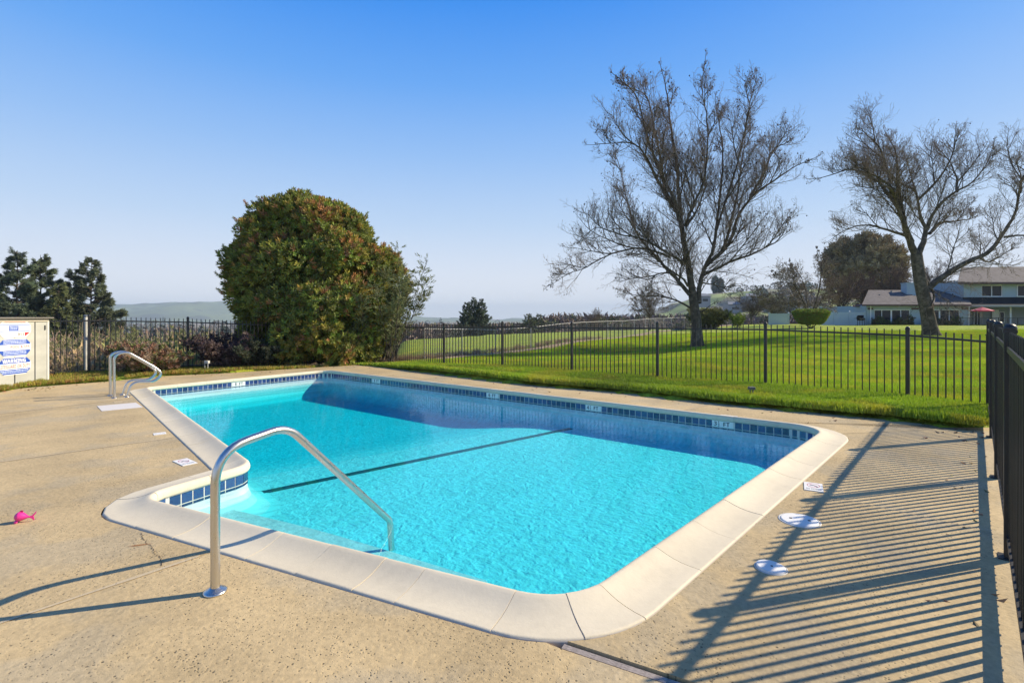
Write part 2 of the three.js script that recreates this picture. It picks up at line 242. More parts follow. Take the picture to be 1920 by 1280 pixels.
// ------------------------------------------------------------------ deck slabs
const deck = new THREE.Group(); deck.name = 'pool_deck'; deck.userData.kind = 'structure'; scene.add(deck);
{
  const sO = (p) => { let best = 1e9, k = 0; outer.forEach((q, i) => { const d = Math.hypot(q.x - p.x, q.z - p.z); if (d < best) { best = d; k = i; } }); return k; };
  const run = (a, b) => { const r = []; for (let k = a; ; k = (k + 1) % outer.length) { r.push(outer[k]); if (k === b) break; } return r; };
  const ext = (a, b, t) => V(a.x + (b.x - a.x) * t, 0, a.z + (b.z - a.z) * t);
  const J = { j1: sO(G(243, 746)), jb: sO(G(437, 706)), f1: sO(G(962, 728.6)), f2: sO(G(1288, 767.6)), j7: sO(G(1580, 812)), j4: sO(G(1484, 917.5)), j6: sO(G(1078, 1203)), j3: sO(G(397, 1029)), j2: sO(G(328, 818)) };
  const fk = (p) => ((p.x - RF0.x) * RFD.x + (p.z - RF0.z) * RFD.z) / (RFD.x ** 2 + RFD.z ** 2), foot = [-3.5, -2, -1, 0, 1, 2, 2.45].map((k, i) => [k, fenceFoot[i]]);
  const hitFence = (a, b) => { const p = fenceFoot[0], q = fenceFoot[6], r = b.clone().sub(a), w = q.clone().sub(p), t = ((p.x - a.x) * w.z - (p.z - a.z) * w.x) / (r.x * w.z - r.z * w.x); return ext(a, b, t); };
  const e1 = ext(outer[J.j1], G(0, 776), 1.9), e2 = ext(outer[J.j2], G(0, 866), 2.6), e3 = ext(outer[J.j3], G(0, 1168), 9), eb = G(402, 700.4), ef1 = G(1011, 723), ef2 = G(1346, 756), e7 = fenceFoot[6].clone(), e4 = hitFence(outer[J.j4], G(1888, 1003)), e6 = hitFence(outer[J.j6], G(1300, 1281));
  const sd = V(e6.x - outer[J.j6].x, 0, e6.z - outer[J.j6].z).normalize(), shift = V(-sd.z, 0, sd.x).multiplyScalar(0.055); if (shift.z < 0) shift.negate();
  const polys = [
    [...run(J.j1, J.jb), eb, G(298, 705), G(202, 715), G(100, 722.5), G(36, 728), G(0, 735), V(-12.6, 0, -9.6), e1],
    [...run(J.jb, J.f1), ef1, G(875, 707), G(702, 686.5), G(671, 684), G(521, 693), G(430, 699), eb],
    [...run(J.f1, J.f2), ef2, G(1184, 737), ef1],
    [...run(J.f2, J.j7), e7, G(1845, 808), G(1660, 786), G(1495, 770), ef2],
    [...run(J.j7, J.j4), e4, ...foot.filter(([k]) => k > fk(e4) + 0.05 && k < 2.4).map((f) => f[1]), e7],
    [...run(J.j4, J.j6), e6, ...foot.filter(([k]) => k > fk(e6) + 0.05 && k < fk(e4) - 0.05).map((f) => f[1]), e4],
    [outer[J.j6].clone().add(shift), ...run(J.j6, J.j3).slice(1), e3, V(-15, 0, 5), V(fenceFoot[0].x, 0, 5), ...foot.filter(([k]) => k < fk(e6) - 0.05).map((f) => f[1]), e6.clone().add(shift)],
    [...run(J.j3, J.j2), e2, e3],
    [...run(J.j2, J.j1), e1, e2],
  ];
  polys.forEach((p, k) => {
    const g = polyFlat(inset(p, 0.006), -0.09, k === 5 ? 0.004 : 0);
    const a = g.attributes.position, u = g.attributes.uv; for (let i = 0; i < a.count; i++) u.setXY(i, a.getX(i) + k * 0.77, a.getZ(i) + k * 1.31);
    part(deck, 'slab', g, deckMats[k % 4]);
  });
  const bed = new THREE.Shape(deckPoly.map((p) => new THREE.Vector2(p.x, -p.z))); bed.holes.push(new THREE.Path(outer.map((p) => new THREE.Vector2(p.x, -p.z))));
  part(deck, 'joint_bed', new THREE.ShapeGeometry(bed).rotateX(-Math.PI / 2).translate(0, -0.03, 0), std(RGB(0.09, 0.075, 0.06), 0.95));
  const seal = std(RGB(0.52, 0.42, 0.27), 0.92, { bumpMap: deckBump, bumpScale: 0.006 });
  const strip = (a, b, w, y, name, mat) => { const d = V(b.x - a.x, 0, b.z - a.z).normalize(), n = V(-d.z, 0, d.x).multiplyScalar(w / 2), rows = [], m = Math.ceil(a.distanceTo(b) / 0.12); for (let q = 0; q <= m; q++) { const c = ext(a, b, q / m), k = 0.75 + 0.5 * vnoise(q * 0.7, 3, 7); rows.push([V(c.x - n.x * k, y, c.z - n.z * k), V(c.x + n.x * k, y, c.z + n.z * k)]); } part(deck, name, quadMesh(rows), mat); };
  for (const [a, b] of [[J.j1, e1], [J.j2, e2], [J.j3, e3], [J.f1, ef1], [J.f2, ef2]]) { const A = outer[a], B = b; strip(ext(A, B, 0.01), B, 0.03, 0.0035, 'joint_sealant', seal); }
  // timber divider strip in the joint near the pool corner
  { const A = ext(outer[J.j6], e6, -0.012), d = V(e6.x - A.x, 0, e6.z - A.z), L = d.length(); d.normalize(); const nrm = V(-d.z, 0, d.x); const pts = []; const woodTex = tex(256, 0.5, (u, v) => { const k = fbm(u * 3, v * 60, 111, 3, 0); return [0.30 * (0.5 + k), 0.26 * (0.5 + k), 0.24 * (0.5 + k)]; }); const mat = std(RGB(1, 1, 1), 0.9, { map: woodTex });
    for (let q = 0; q < 4; q++) { const a = A.clone().addScaledVector(d, 0.02 + q * 1.2), b = A.clone().addScaledVector(d, Math.min(L, q * 1.2 + 1.215)); const g = barBetween(V(a.x + shift.x * 0.58, -0.018, a.z + shift.z * 0.58), V(b.x + shift.x * 0.58, -0.02, b.z + shift.z * 0.58), 0.036, 0.028); part(deck, 'wood_divider', g, mat); } }
  // pale repair patch by the grab rails
  const patch = [G(181, 761.5), G(254, 755), G(267, 763.7), G(190, 771)];
  part(deck, 'repair_patch', polyFlat(patch, 0.001, 0.006), std(RGB(0.66, 0.63, 0.6), 0.85, { bumpMap: deckBump, bumpScale: 0.003 }));
  part(deck, 'repair_patch', polyFlat([G(211, 753.6), G(228, 752.5), G(230, 754), G(213, 755.4)], 0.001, 0.005), seal);
  // rust stains and cracks
  const stainTex = (seed) => { const n = 128, d = new Uint8Array(n * n * 4); for (let j = 0; j < n; j++) for (let i = 0; i < n; i++) { const u = i / n * 2 - 1, v = j / n * 2 - 1, q = clamp((1 - Math.hypot(u, v * 1.1)) * 1.4 * fbm(u * 4 + 9, v * 4, seed, 4) * 2 - 0.25), o = (j * n + i) * 4; d[o] = d[o + 1] = d[o + 2] = 255 * clamp(q); d[o + 3] = 255; } const t = new THREE.DataTexture(d, n, n); t.magFilter = THREE.LinearFilter; t.needsUpdate = true; return t; };
  const stain = (p, w, l, ang, seed) => { const g = new THREE.PlaneGeometry(w, l).rotateX(-Math.PI / 2).rotateY(ang); part(deck, 'rust_stain', g, std(RGB(0.34, 0.13, 0.03), 0.9, { alphaMap: stainTex(seed), transparent: true, opacity: 0.75 }), V(p.x, 0.0025, p.z)); };
  stain(G(262, 1022), 0.2, 0.05, 0.35, 3); stain(G(1262, 1170), 0.07, 0.07, 0, 4); stain(G(1418, 982), 0.05, 0.03, 0, 9); stain(G(320, 1062), 0.16, 0.02, 0.55, 6);
  const crackMat = std(RGB(0.07, 0.05, 0.035), 1);
  const crack = (pts, w) => { const R = rng(pts[0][0] | 0), rows = []; for (let k = 0; k + 1 < pts.length; k++) for (let q = 0; q < 7; q++) { const c = G(lerp(pts[k][0], pts[k + 1][0], q / 7), lerp(pts[k][1], pts[k + 1][1], q / 7)); c.x += (R() - 0.5) * 0.012; c.z += (R() - 0.5) * 0.02; const ww = w * (0.4 + R()); rows.push([V(c.x - ww, 0.003, c.z), V(c.x + ww, 0.003, c.z)]); } part(deck, 'crack', quadMesh(rows), crackMat); };
  crack([[265, 1000], [270, 1013], [283, 1025], [290, 1038], [301, 1047], [303, 1062]], 0.0022);
}

// ------------------------------------------------------------------ pool: basin, coping, tiles, markers, steps
const pool = thing('swimming_pool', 'six-sided swimming pool with pale stone coping and a band of blue tiles', 'swimming pool');
{
  const prof = [[0.035, -0.026], [0.012, -0.023], [0.002, -0.01], [0, 0.012], [0.004, 0.036], [0.014, 0.053], [0.028, 0.061], [0.045, 0.0605], [0.07, 0.053], [0.11, 0.0385], [0.16, 0.0245], [0.22, 0.0145], [0.28, 0.0105], [0.332, 0.0115], [0.345, 0.008], [0.35, -0.003], [0.35, -0.06]];
  const stone = (s0, s1, drop = 0) => {
    const m = Math.max(2, Math.ceil((s1 - s0) / 0.07)), rows = [];
    for (let q = 0; q <= m; q++) { const p = onPath(lerp(s0, s1, q / m)); rows.push(prof.map(([d, y]) => { const t = (d + (drop ? 0.004 : 0)) / W0; return V(lerp(p.i.x, p.o.x, t), y - drop, lerp(p.i.z, p.o.z, t)); })); }
    const g = quadMesh(rows);
    if (drop) return g;
    const caps = [0, m].map((q) => { const r = rows[q], c = V(0, 0, 0); r.forEach((p) => c.add(p)); c.multiplyScalar(1 / r.length).y -= 0.02; const pos = []; for (let k = 0; k + 1 < r.length; k++) for (const p of [r[k], r[k + 1], c]) pos.push(p.x, p.y, p.z); const cg = new THREE.BufferGeometry(); cg.setAttribute('position', new THREE.Float32BufferAttribute(pos, 3)); cg.computeVertexNormals(); return cg; });
    return merge([g, ...caps]);
  };
  const R = rng(5);
  // stones run from joint to joint; the near side has shorter ones between
  const joints = [];
  const js = (px, py) => nearestS(G(px, py, 0.055));
  const nearJ = [js(1059, 1111), js(978, 1103), js(798, 1058), js(716, 1038), js(645, 1021), js(532, 993), js(416, 965.5), js(330, 945)];
  const rightJ = [js(1112, 1095), js(1219, 1023), js(1294, 973), js(1400, 902), js(1470, 853), js(1534, 806)];
  const fixed = [...nearJ, ...rightJ, sCorner[4] + 0.05, sCorner[5] - 0.45, sCorner[5] + 0.3].map((x) => ((x % path.total) + path.total) % path.total).sort((a, b) => a - b);
  for (let k = 0; k < fixed.length; k++) { const a = fixed[k], b = k + 1 < fixed.length ? fixed[k + 1] : fixed[0] + path.total, n = Math.max(1, Math.round((b - a) / 0.61)); for (let q = 0; q < n; q++) joints.push(lerp(a, b, q / n)); }
  joints.sort((a, b) => a - b);
  joints.forEach((a, k) => { const b = k + 1 < joints.length ? joints[k + 1] : joints[0] + path.total; if (b - a > 0.03) { const st = part(pool, 'coping_stone', stone(a + 0.0022, b - 0.0022), copeMats[Math.floor(R() * 3)]); st.position.y = (R() - 0.5) * 0.003; } });
  part(pool, 'mortar', stone(0, path.total, 0.005), std(RGB(0.5, 0.45, 0.38), 0.9));
  // basin: walls and floor
  const back = (p, d) => V(lerp(p.i.x, p.o.x, d / W0), 0, lerp(p.i.z, p.o.z, d / W0));
  const wall = []; for (const p of [...path, path[0]]) { const b = back(p, 0.03), f = floorY(b.x, b.z), r = []; const ci = 0.32, cv = 0.3; for (let q = 0; q <= 3; q++) r.push(V(b.x, lerp(-0.012, f + cv, q / 3), b.z)); for (let q = 1; q <= 6; q++) { const t = q / 6 * Math.PI / 2, c = back(p, 0.03 - ci * (1 - Math.cos(t))), f2 = floorY(c.x, c.z); r.push(V(c.x, f2 + cv * (1 - Math.sin(t)) + 0.002, c.z)); } wall.push(r); }
  const gw = quadMesh(wall); { const a = gw.attributes.position, u = gw.attributes.uv; for (let i = 0; i < a.count; i++) u.setXY(i, a.getX(i) + a.getZ(i) * 0.7, a.getY(i)); }
  { const r = []; for (const p of [...path, path[0]]) { const b = back(p, 0.0228); r.push([V(b.x, -0.012, b.z), V(b.x, -0.156, b.z)]); } part(pool, 'grout', quadMesh(r), std(RGB(0.62, 0.6, 0.55), 0.9, { bumpMap: copeBump, bumpScale: 0.003 })); }
  const rows = []; for (let x = -9; x <= 5.2; x += 0.16) { const r = []; for (let z = -15.4; z <= -2; z += 0.16) r.push(V(x, floorY(x, z), z)); rows.push(r); }
  const gf = quadMesh(rows);
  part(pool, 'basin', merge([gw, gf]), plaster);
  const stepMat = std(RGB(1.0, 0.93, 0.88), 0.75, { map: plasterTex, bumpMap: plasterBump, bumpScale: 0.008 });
  // steps along the near side
  const E = V(corners[4][0], 0, corners[4][1]), D = V(corners[3][0], 0, corners[3][1]), dir = D.clone().sub(E).normalize(), inN = V(dir.z, 0, -dir.x);
  if (inN.z > 0) inN.negate();
  const stepPoly = (w0, w1, t1) => { const L = E.distanceTo(D), p = [], q = (t, w) => p.push(E.clone().addScaledVector(dir, t * L).addScaledVector(inN, w)); q(-0.05, -0.2); q(t1, -0.2); q(t1 * 0.98, w1 * 0.3); for (let k = 0; k <= 10; k++) { const t = lerp(t1 * 0.95, 0.05, k / 10); q(t, lerp(w0, w1, smooth(0.2, 1, t))); } q(-0.05, w0); return p; };
  part(pool, 'step', polyFlat(stepPoly(0.42, 0.30, 0.9), -0.7, -0.215), stepMat);
  part(pool, 'step', polyFlat(stepPoly(0.80, 0.62, 0.82), -0.7, -0.325), stepMat);
  // dark line of tiles on the floor
  { const m = 40, mats = [std(RGB(0.05, 0.075, 0.10), 0.4), std(RGB(0.07, 0.10, 0.09), 0.4)]; for (let q = 0; q < m; q++) { const a = lineA.clone().lerp(lineB, q / m), b = lineA.clone().lerp(lineB, (q + 0.97) / m); part(pool, 'floor_tile', barBetween(V(a.x, -0.448, a.z), V(b.x, -0.448, b.z), 0.105, 0.012), mats[q % 3 === 1 ? 1 : 0]); } }
  // tile band
  const tg = new RoundedBoxGeometry(0.1, 0.099, 0.012, 1, 0.003), tm = [[0.02, 0.045, 0.15], [0.028, 0.06, 0.19], [0.014, 0.032, 0.11], [0.04, 0.075, 0.21]].map((c) => phys(RGB(...c), 0.12, { clearcoat: 0.6, clearcoatRoughness: 0.05 }));
  const marks = [[462, 722, '8 FT'], [711, 712, '8 FT'], [917, 741, '6 FT'], [1113, 765, '4½FT'], [1348, 792, '3½FT']].map(([x, y, t]) => ({ s: nearestS(G(x, y, -0.07)), t }));
  const hidden = [], seenRun = (s) => (s > sCorner[0] + 0.05 && s < sCorner[2] + 0.1) || (s > sCorner[4] - 0.05 && s < sCorner[5] + 0.25);
  const tw = 0.1085, nT = Math.floor(path.total / tw);
  const place = (o, s, y, d) => { const p = onPath(s), b = back(p, d); o.position.set(b.x, y, b.z); o.rotation.y = Math.atan2(-p.n.x, -p.n.z); };
  for (let k = 0; k < nT; k++) {
    const s = (k + 0.5) * path.total / nT;
    if (marks.some((m) => Math.abs(m.s - s) < 0.165)) continue;
    const mat = tm[Math.floor(R() * 4)];
    if (seenRun(s)) { const t = part(pool, 'tile', tg, mat); place(t, s, -0.075, 0.026 + R() * 0.002); }
    else { const o = new THREE.Object3D(); place(o, s, -0.075, 0.027); o.updateMatrix(); hidden.push(box(0.1025, 0.1, 0.012).applyMatrix4(o.matrix)); }
  }
  const hm = part(pool, 'tile_band', merge(hidden), tm[0]); hm.userData.kind = 'stuff';
  const lowT = []; for (let k = 0; k < nT; k++) { const o = new THREE.Object3D(); place(o, (k + 0.5) * path.total / nT, -0.144, 0.026); o.updateMatrix(); lowT.push(box(0.1, 0.022, 0.010).applyMatrix4(o.matrix)); }
  part(pool, 'trim_band', merge(lowT), tm[2]).userData.kind = 'stuff';
  for (const m of marks) {
    const c = document.createElement('canvas'); c.width = 384; c.height = 128; const x = c.getContext('2d'); x.fillStyle = '#e9e8e2'; x.fillRect(0, 0, 384, 128); x.fillStyle = '#1d2b3f'; x.textAlign = 'center'; x.textBaseline = 'middle';
    if (m.t.includes('½')) { x.font = 'bold 112px sans-serif'; x.fillText(m.t[0], 62, 66); x.font = 'bold 58px sans-serif'; x.fillText('1', 122, 36); x.fillText('2', 122, 96); x.fillRect(104, 63, 36, 6); x.font = 'bold 112px sans-serif'; x.fillText('FT', 258, 66); } else { x.font = 'bold 112px sans-serif'; x.fillText(m.t.replace(' ', '  '), 192, 66); }
    const t = new THREE.CanvasTexture(c); t.colorSpace = THREE.SRGBColorSpace; t.magFilter = THREE.LinearFilter;
    const mk = part(pool, 'depth_marker', new THREE.BoxGeometry(0.318, 0.104, 0.012), [0, 1, 2, 3, 4, 5].map((f) => f === 4 ? phys(RGB(1, 1, 1), 0.25, { map: t }) : white)); place(mk, m.s, -0.075, 0.026);
  }
  // round light in the far wall
  { const s = nearestS(G(1268, 790, -0.07)), o = part(pool, 'pool_light', merge([new THREE.TorusGeometry(0.1, 0.012, 8, 28), new THREE.CylinderGeometry(0.09, 0.09, 0.02, 24).rotateX(Math.PI / 2)]), std(RGB(0.42, 0.52, 0.54), 0.4)); place(o, s, -0.29, 0.03); }
}
// water: a rippled surface, and the body of the water as thin sheets that each take a little red out of the light
{
  const shape = (d) => new THREE.ShapeGeometry(new THREE.Shape(path.map((p) => new THREE.Vector2(lerp(p.i.x, p.o.x, d / W0), -lerp(p.i.z, p.o.z, d / W0))))).rotateX(-Math.PI / 2);
  const uvm = (g) => { const a = g.attributes.position, u = g.attributes.uv; for (let i = 0; i < a.count; i++) u.setXY(i, a.getX(i), a.getZ(i)); return g; };
  const w = new THREE.Group(); w.name = 'water'; w.userData.kind = 'structure'; scene.add(w);
  part(w, 'surface', uvm(shape(0.028).translate(0, WATER, 0)), phys(RGB(0.93, 0.99, 0.99), 0.0, { transmission: 1, thickness: 0, ior: 1.33, specularIntensity: 0.5, bumpMap: rippleBump, bumpScale: 0.0016 }));
  const body = (c, ys) => part(w, 'depth', merge(ys.map((y) => shape(0.035).translate(0, y, 0))), phys(c, 0, { transmission: 1, thickness: 0, ior: 1.33, specularIntensity: 0 }));
  body(RGB(0.86, 0.995, 0.998), [-0.16]);
  body(RGB(0.755, 0.992, 0.997), [-0.235, -0.29, -0.36, -0.43]);
  body(RGB(0.70, 0.968, 0.982), [-0.49, -0.54, -0.59, -0.64]);
}

// ------------------------------------------------------------------ iron fences
const picketG = new THREE.BoxGeometry(0.018, 1, 0.018), postG = new RoundedBoxGeometry(0.062, 1, 0.062, 1, 0.004);
const capG = merge([new THREE.BoxGeometry(0.07, 0.02, 0.07), new THREE.LatheGeometry([[0.034, 0.01], [0.036, 0.022], [0.031, 0.038], [0.018, 0.049], [0, 0.053]].map((p) => new THREE.Vector2(...p)), 14)]);
function ironFence(label, posts, H, o = {}) {
  const t = thing('iron_fence', label, 'fence', null, V(posts[0].x, 0, posts[0].z)), O = t.position;
  const put = (m, x, y, z, ry, h) => { m.position.set(x - O.x, y, z - O.z); m.rotation.y = ry; if (h) m.scale.set(1, h, 1); return m; };
  const R = rng(posts.length * 7 + 3);
  posts.forEach((p, k) => {
    const q = posts[Math.min(k + 1, posts.length - 1)], q0 = posts[Math.max(0, k - 1)], ry = Math.atan2(-(q.z - q0.z), q.x - q0.x), h = (p.h ?? H);
    const po = put(part(t, 'post', postG, iron), p.x, p.y + h / 2 - 0.03, p.z, ry, h + 0.06);
    const cap = new THREE.Mesh(capG, iron); cap.name = 'cap'; cap.scale.set(1, 1 / (h + 0.06), 1); cap.position.y = 0.5; po.add(cap);
    if (o.plate) { const f = part(t, 'base_plate', new RoundedBoxGeometry(0.12, 0.012, 0.12, 1, 0.003), iron); put(f, p.x, p.y + 0.006, p.z, ry); }
  });
  for (let k = 0; k + 1 < posts.length; k++) {
    const a = posts[k], b = posts[k + 1], ha = a.h ?? H, hb = b.h ?? H, L = Math.hypot(b.x - a.x, b.z - a.z), ry = Math.atan2(-(b.z - a.z), b.x - a.x);
    const rail = (name, ya, yb, s) => part(t, name, barBetween(V(a.x - O.x, a.y + ya, a.z - O.z), V(b.x - O.x, b.y + yb, b.z - O.z), s, s), iron);
    rail('top_rail', ha - 0.115, hb - 0.115, 0.036); rail('bottom_rail', o.low ?? 0.075, o.low ?? 0.075, 0.036);
    const n = Math.round(L / 0.115), b0 = (o.low ?? 0.075) - 0.035;
    for (let q = 1; q < n; q++) { const f = q / n, h = lerp(ha, hb, f) - 0.005, y = lerp(a.y, b.y, f); const m = put(part(t, 'picket', picketG, iron), lerp(a.x, b.x, f), y + (h + b0) / 2, lerp(a.z, b.z, f), ry, h - b0); m.rotation.z = (R() - 0.5) * 0.006; m.rotation.x = (R() - 0.5) * 0.006; }
  }
  return t;
}
const P3 = (v, h) => ({ x: v.x, y: v.y, z: v.z, h });
ironFence('black iron picket fence along the right edge of the deck, closest to the viewer', [-3, -2, -1, 0, 1, 2, 3].map((k) => P3(rf(k))), 1.5, { plate: true, low: 0.14 });
ironFence('black iron picket fence between the far grass strip and the lawn', farFence.map((p, k) => P3(p, EYE - (farTops[k] - HZ) / F * -p.z - p.y)), 1.4);
ironFence('black iron picket fence behind the grab rails and the big leafy tree', leftFence.slice(1).map((p, k) => P3(p, [1.56, 1.6, 1.54, 1.5, 1.46, 1.42][k])), 1.5, { low: 0.12 });

// ------------------------------------------------------------------ tubes with filleted bends
function fillet(pts, r) {
  const out = [pts[0].clone()];
  for (let k = 1; k + 1 < pts.length; k++) {
    const A = pts[k - 1], B = pts[k], C = pts[k + 1], u = A.clone().sub(B), v = C.clone().sub(B), rr = Math.min(Array.isArray(r) ? r[k - 1] : r, u.length() * 0.49, v.length() * 0.49);
    const p1 = B.clone().addScaledVector(u.normalize(), rr), p2 = B.clone().addScaledVector(v.normalize(), rr);
    for (let q = 0; q <= 8; q++) { const t = q / 8; out.push(p1.clone().multiplyScalar((1 - t) ** 2).addScaledVector(B, 2 * t * (1 - t)).addScaledVector(p2, t * t)); }
  }
  out.push(pts[pts.length - 1].clone()); return out;
}
class Tubes {
  constructor() { this.p = []; this.n = []; this.u = []; this.i = []; }
  add(pts, radius, sides = 6) {
    const base = this.p.length / 3, up = V(0.31, 0.05, 0.95), f = typeof radius === 'function' ? radius : () => radius; let len = 0, nx = null;
    pts.forEach((c, k) => {
      const d = (pts[k + 1] ?? c).clone().sub(pts[k - 1] ?? c).normalize();
      if (!nx) nx = Math.abs(d.dot(up)) > 0.95 ? V(1, 0, 0) : up.clone();
      nx = nx.clone().addScaledVector(d, -nx.dot(d)).normalize(); const ny = d.clone().cross(nx), r = f(k / (pts.length - 1)); if (k) len += c.distanceTo(pts[k - 1]);
      for (let s = 0; s <= sides; s++) { const a = s / sides * 2 * Math.PI, x = Math.cos(a), y = Math.sin(a), n = nx.clone().multiplyScalar(x).addScaledVector(ny, y); this.p.push(c.x + n.x * r, c.y + n.y * r, c.z + n.z * r); this.n.push(n.x, n.y, n.z); this.u.push(s / sides * 2 * Math.PI * r, len); }
    });
    for (let k = 0; k + 1 < pts.length; k++) for (let s = 0; s < sides; s++) { const a = base + k * (sides + 1) + s, b = a + sides + 1; this.i.push(a, a + 1, b, a + 1, b + 1, b); }
    return this;
  }
  geo() { const g = new THREE.BufferGeometry(); g.setAttribute('position', new THREE.Float32BufferAttribute(this.p, 3)); g.setAttribute('normal', new THREE.Float32BufferAttribute(this.n, 3)); g.setAttribute('uv', new THREE.Float32BufferAttribute(this.u, 2)); g.setIndex(this.i); return g; }
}
const flangeG = new THREE.LatheGeometry([[0, 0], [0.062, 0], [0.064, 0.006], [0.058, 0.014], [0.036, 0.024], [0.03, 0.03], [0.026, 0.03]].map((p) => new THREE.Vector2(...p)), 28);
{ // entry handrail
  const b = G(403, 1110), f = V(-1.0, 0, -4.235), q = (t, y) => V(lerp(b.x, f.x, t) - b.x, y, lerp(b.z, f.z, t) - b.z);
  const t = thing('pool_handrail', 'bent stainless steel handrail reaching from the deck into the pool steps', 'handrail', null, b);
  const pts = fillet([q(0, 0), q(0, 0.815), q(0.325, 0.875), q(0.99, -0.085), q(1.003, -0.33)], [0.2, 0.12, 0.035]);
  part(t, 'rail', new Tubes().add(pts, 0.0255, 20).geo(), steel); part(t, 'flange', flangeG, steel);
}
{ // two grab rails at the ladder
  const b = G(213.4, 746.2), d = V(0.742, 0, -0.67), q = (s, y) => V(d.x * s, y, d.z * s);
  const t = thing('grab_rail', 'nearer of the two steel grab rails arched over the far left pool edge', 'grab rail', null, b);
  const pts = fillet([q(0, 0), q(0, 0.845), q(0.2, 0.9), q(0.66, 0.56), q(0.79, 0.42), q(0.66, 0.27), q(0.27, 0.285), q(0.2, 0.0)], [0.14, 0.12, 0.12, 0.12, 0.14, 0.16]);
  part(t, 'rail', new Tubes().add(pts, 0.024, 14).geo(), steel); for (const s of [0, 0.2]) part(t, 'flange', flangeG, steel, q(s, 0)).scale.set(0.8, 0.7, 0.8);
  const c = t.clone(); c.name = numbered('grab_rail'); scene.add(c); c.position.copy(G(206, 742)); c.userData.label = 'farther of the two steel grab rails arched over the far left pool edge';
}
// ------------------------------------------------------------------ lids, deck plates, toy
function lid(c, r, label, holes, tilt) {
  const t = thing('skimmer_lid', label, 'skimmer lid', null, c), m = std(RGB(0.8, 0.79, 0.76), 0.55);
  part(t, 'ring', new THREE.LatheGeometry([[r * 1.02, 0.0], [r * 1.1, 0.0], [r * 1.1, 0.007], [r * 1.04, 0.009], [r * 1.0, 0.004]].map((p) => new THREE.Vector2(...p)), 36), std(RGB(0.6, 0.59, 0.55), 0.6));
  const l = part(t, 'lid', new THREE.LatheGeometry([[0, 0.014], [r * 0.9, 0.014], [r * 0.97, 0.012], [r * 0.985, 0.004], [r * 0.985, -0.01]].map((p) => new THREE.Vector2(...p)), 36), m); l.rotation.set(tilt[0], 0, tilt[1]); l.position.y = tilt[2];
  for (const [x, z] of holes) { const h = new THREE.Mesh(new THREE.CylinderGeometry(r * 0.085, r * 0.085, 0.004, 12), std(RGB(0.05, 0.045, 0.04), 0.9)); h.name = 'finger_hole'; h.position.set(x * r, 0.0135, z * r); l.add(h); }
}
lid(G(1499.5, 976.7), 0.136, 'white round skimmer lid with two finger holes, farther from the viewer', [[-0.4, -0.2], [0.45, 0.2]], [0, 0, 0]);
lid(G(1446, 1066), 0.088, 'smaller white round lid with one hole, tilted in its ring', [[0.05, 0]], [0.03, -0.05, 0.004]);
function plate(name, label, pts, draw, w, h) {
  const c = document.createElement('canvas'); c.width = w; c.height = h; const x = c.getContext('2d'); x.fillStyle = '#eceae4'; x.fillRect(0, 0, w, h); draw(x, w, h);
  const t = new THREE.CanvasTexture(c); t.colorSpace = THREE.SRGBColorSpace; t.magFilter = THREE.LinearFilter;
  const [a, b, cc, d] = pts.map((p) => G(...p)), o = a.clone().add(b).add(cc).add(d).multiplyScalar(0.25), ux = b.clone().sub(a).add(cc).sub(d).multiplyScalar(0.5), uz = d.clone().sub(a).add(cc).sub(b).multiplyScalar(0.5);
  const m = top(name, new THREE.BoxGeometry(ux.length(), 0.006, uz.length()), [0, 1, 2, 3, 4, 5].map((f) => f === 2 ? std(RGB(1, 1, 1), 0.4, { map: t }) : white), label, 'deck marker', null, V(o.x, 0.004, o.z)); m.rotation.y = Math.atan2(-ux.z, ux.x);
}
const noDive = (x, w, h) => { x.strokeStyle = '#b3465a'; x.lineWidth = 11; x.beginPath(); x.ellipse(w / 2, h * 0.36, w * 0.33, h * 0.24, 0, 0, 7); x.moveTo(w * 0.27, h * 0.18); x.lineTo(w * 0.73, h * 0.54); x.stroke(); x.strokeStyle = '#2a3448'; x.lineWidth = 16; x.lineCap = 'round'; x.beginPath(); x.moveTo(w * 0.32, h * 0.42); x.lineTo(w * 0.52, h * 0.34); x.lineTo(w * 0.68, h * 0.44); x.stroke(); x.beginPath(); x.arc(w * 0.7, h * 0.5, 13, 0, 7); x.fillStyle = '#2a3448'; x.fill(); x.textAlign = 'center'; x.font = 'bold 46px sans-serif'; x.fillText('NO DIVING', w / 2, h * 0.86); };
plate('no_diving_tile', 'white no diving tile set in the left deck near the step corner', [[327, 864], [354, 859], [366, 869], [338, 875]], noDive, 300, 260);
plate('no_diving_tile', 'white no diving tile set in the right deck beside the fence shadow', [[1512, 905], [1551, 909], [1536, 923], [1504, 917]], noDive, 300, 260);
plate('depth_tile', 'narrow white marker tile with three dark marks beside the left coping', [[286, 813], [309, 810.5], [312, 813.3], [288, 816.5]], (x, w, h) => { x.fillStyle = '#20262e'; x.font = 'bold 76px sans-serif'; x.textAlign = 'center'; x.textBaseline = 'middle'; x.fillText('— — —', w / 2, h / 2); }, 320, 110);
plate('depth_tile', 'white marker tile on the far deck above the half-foot depth mark', [[1349, 779.5], [1380, 783], [1384, 781], [1352, 777.6]], () => 0, 64, 32);
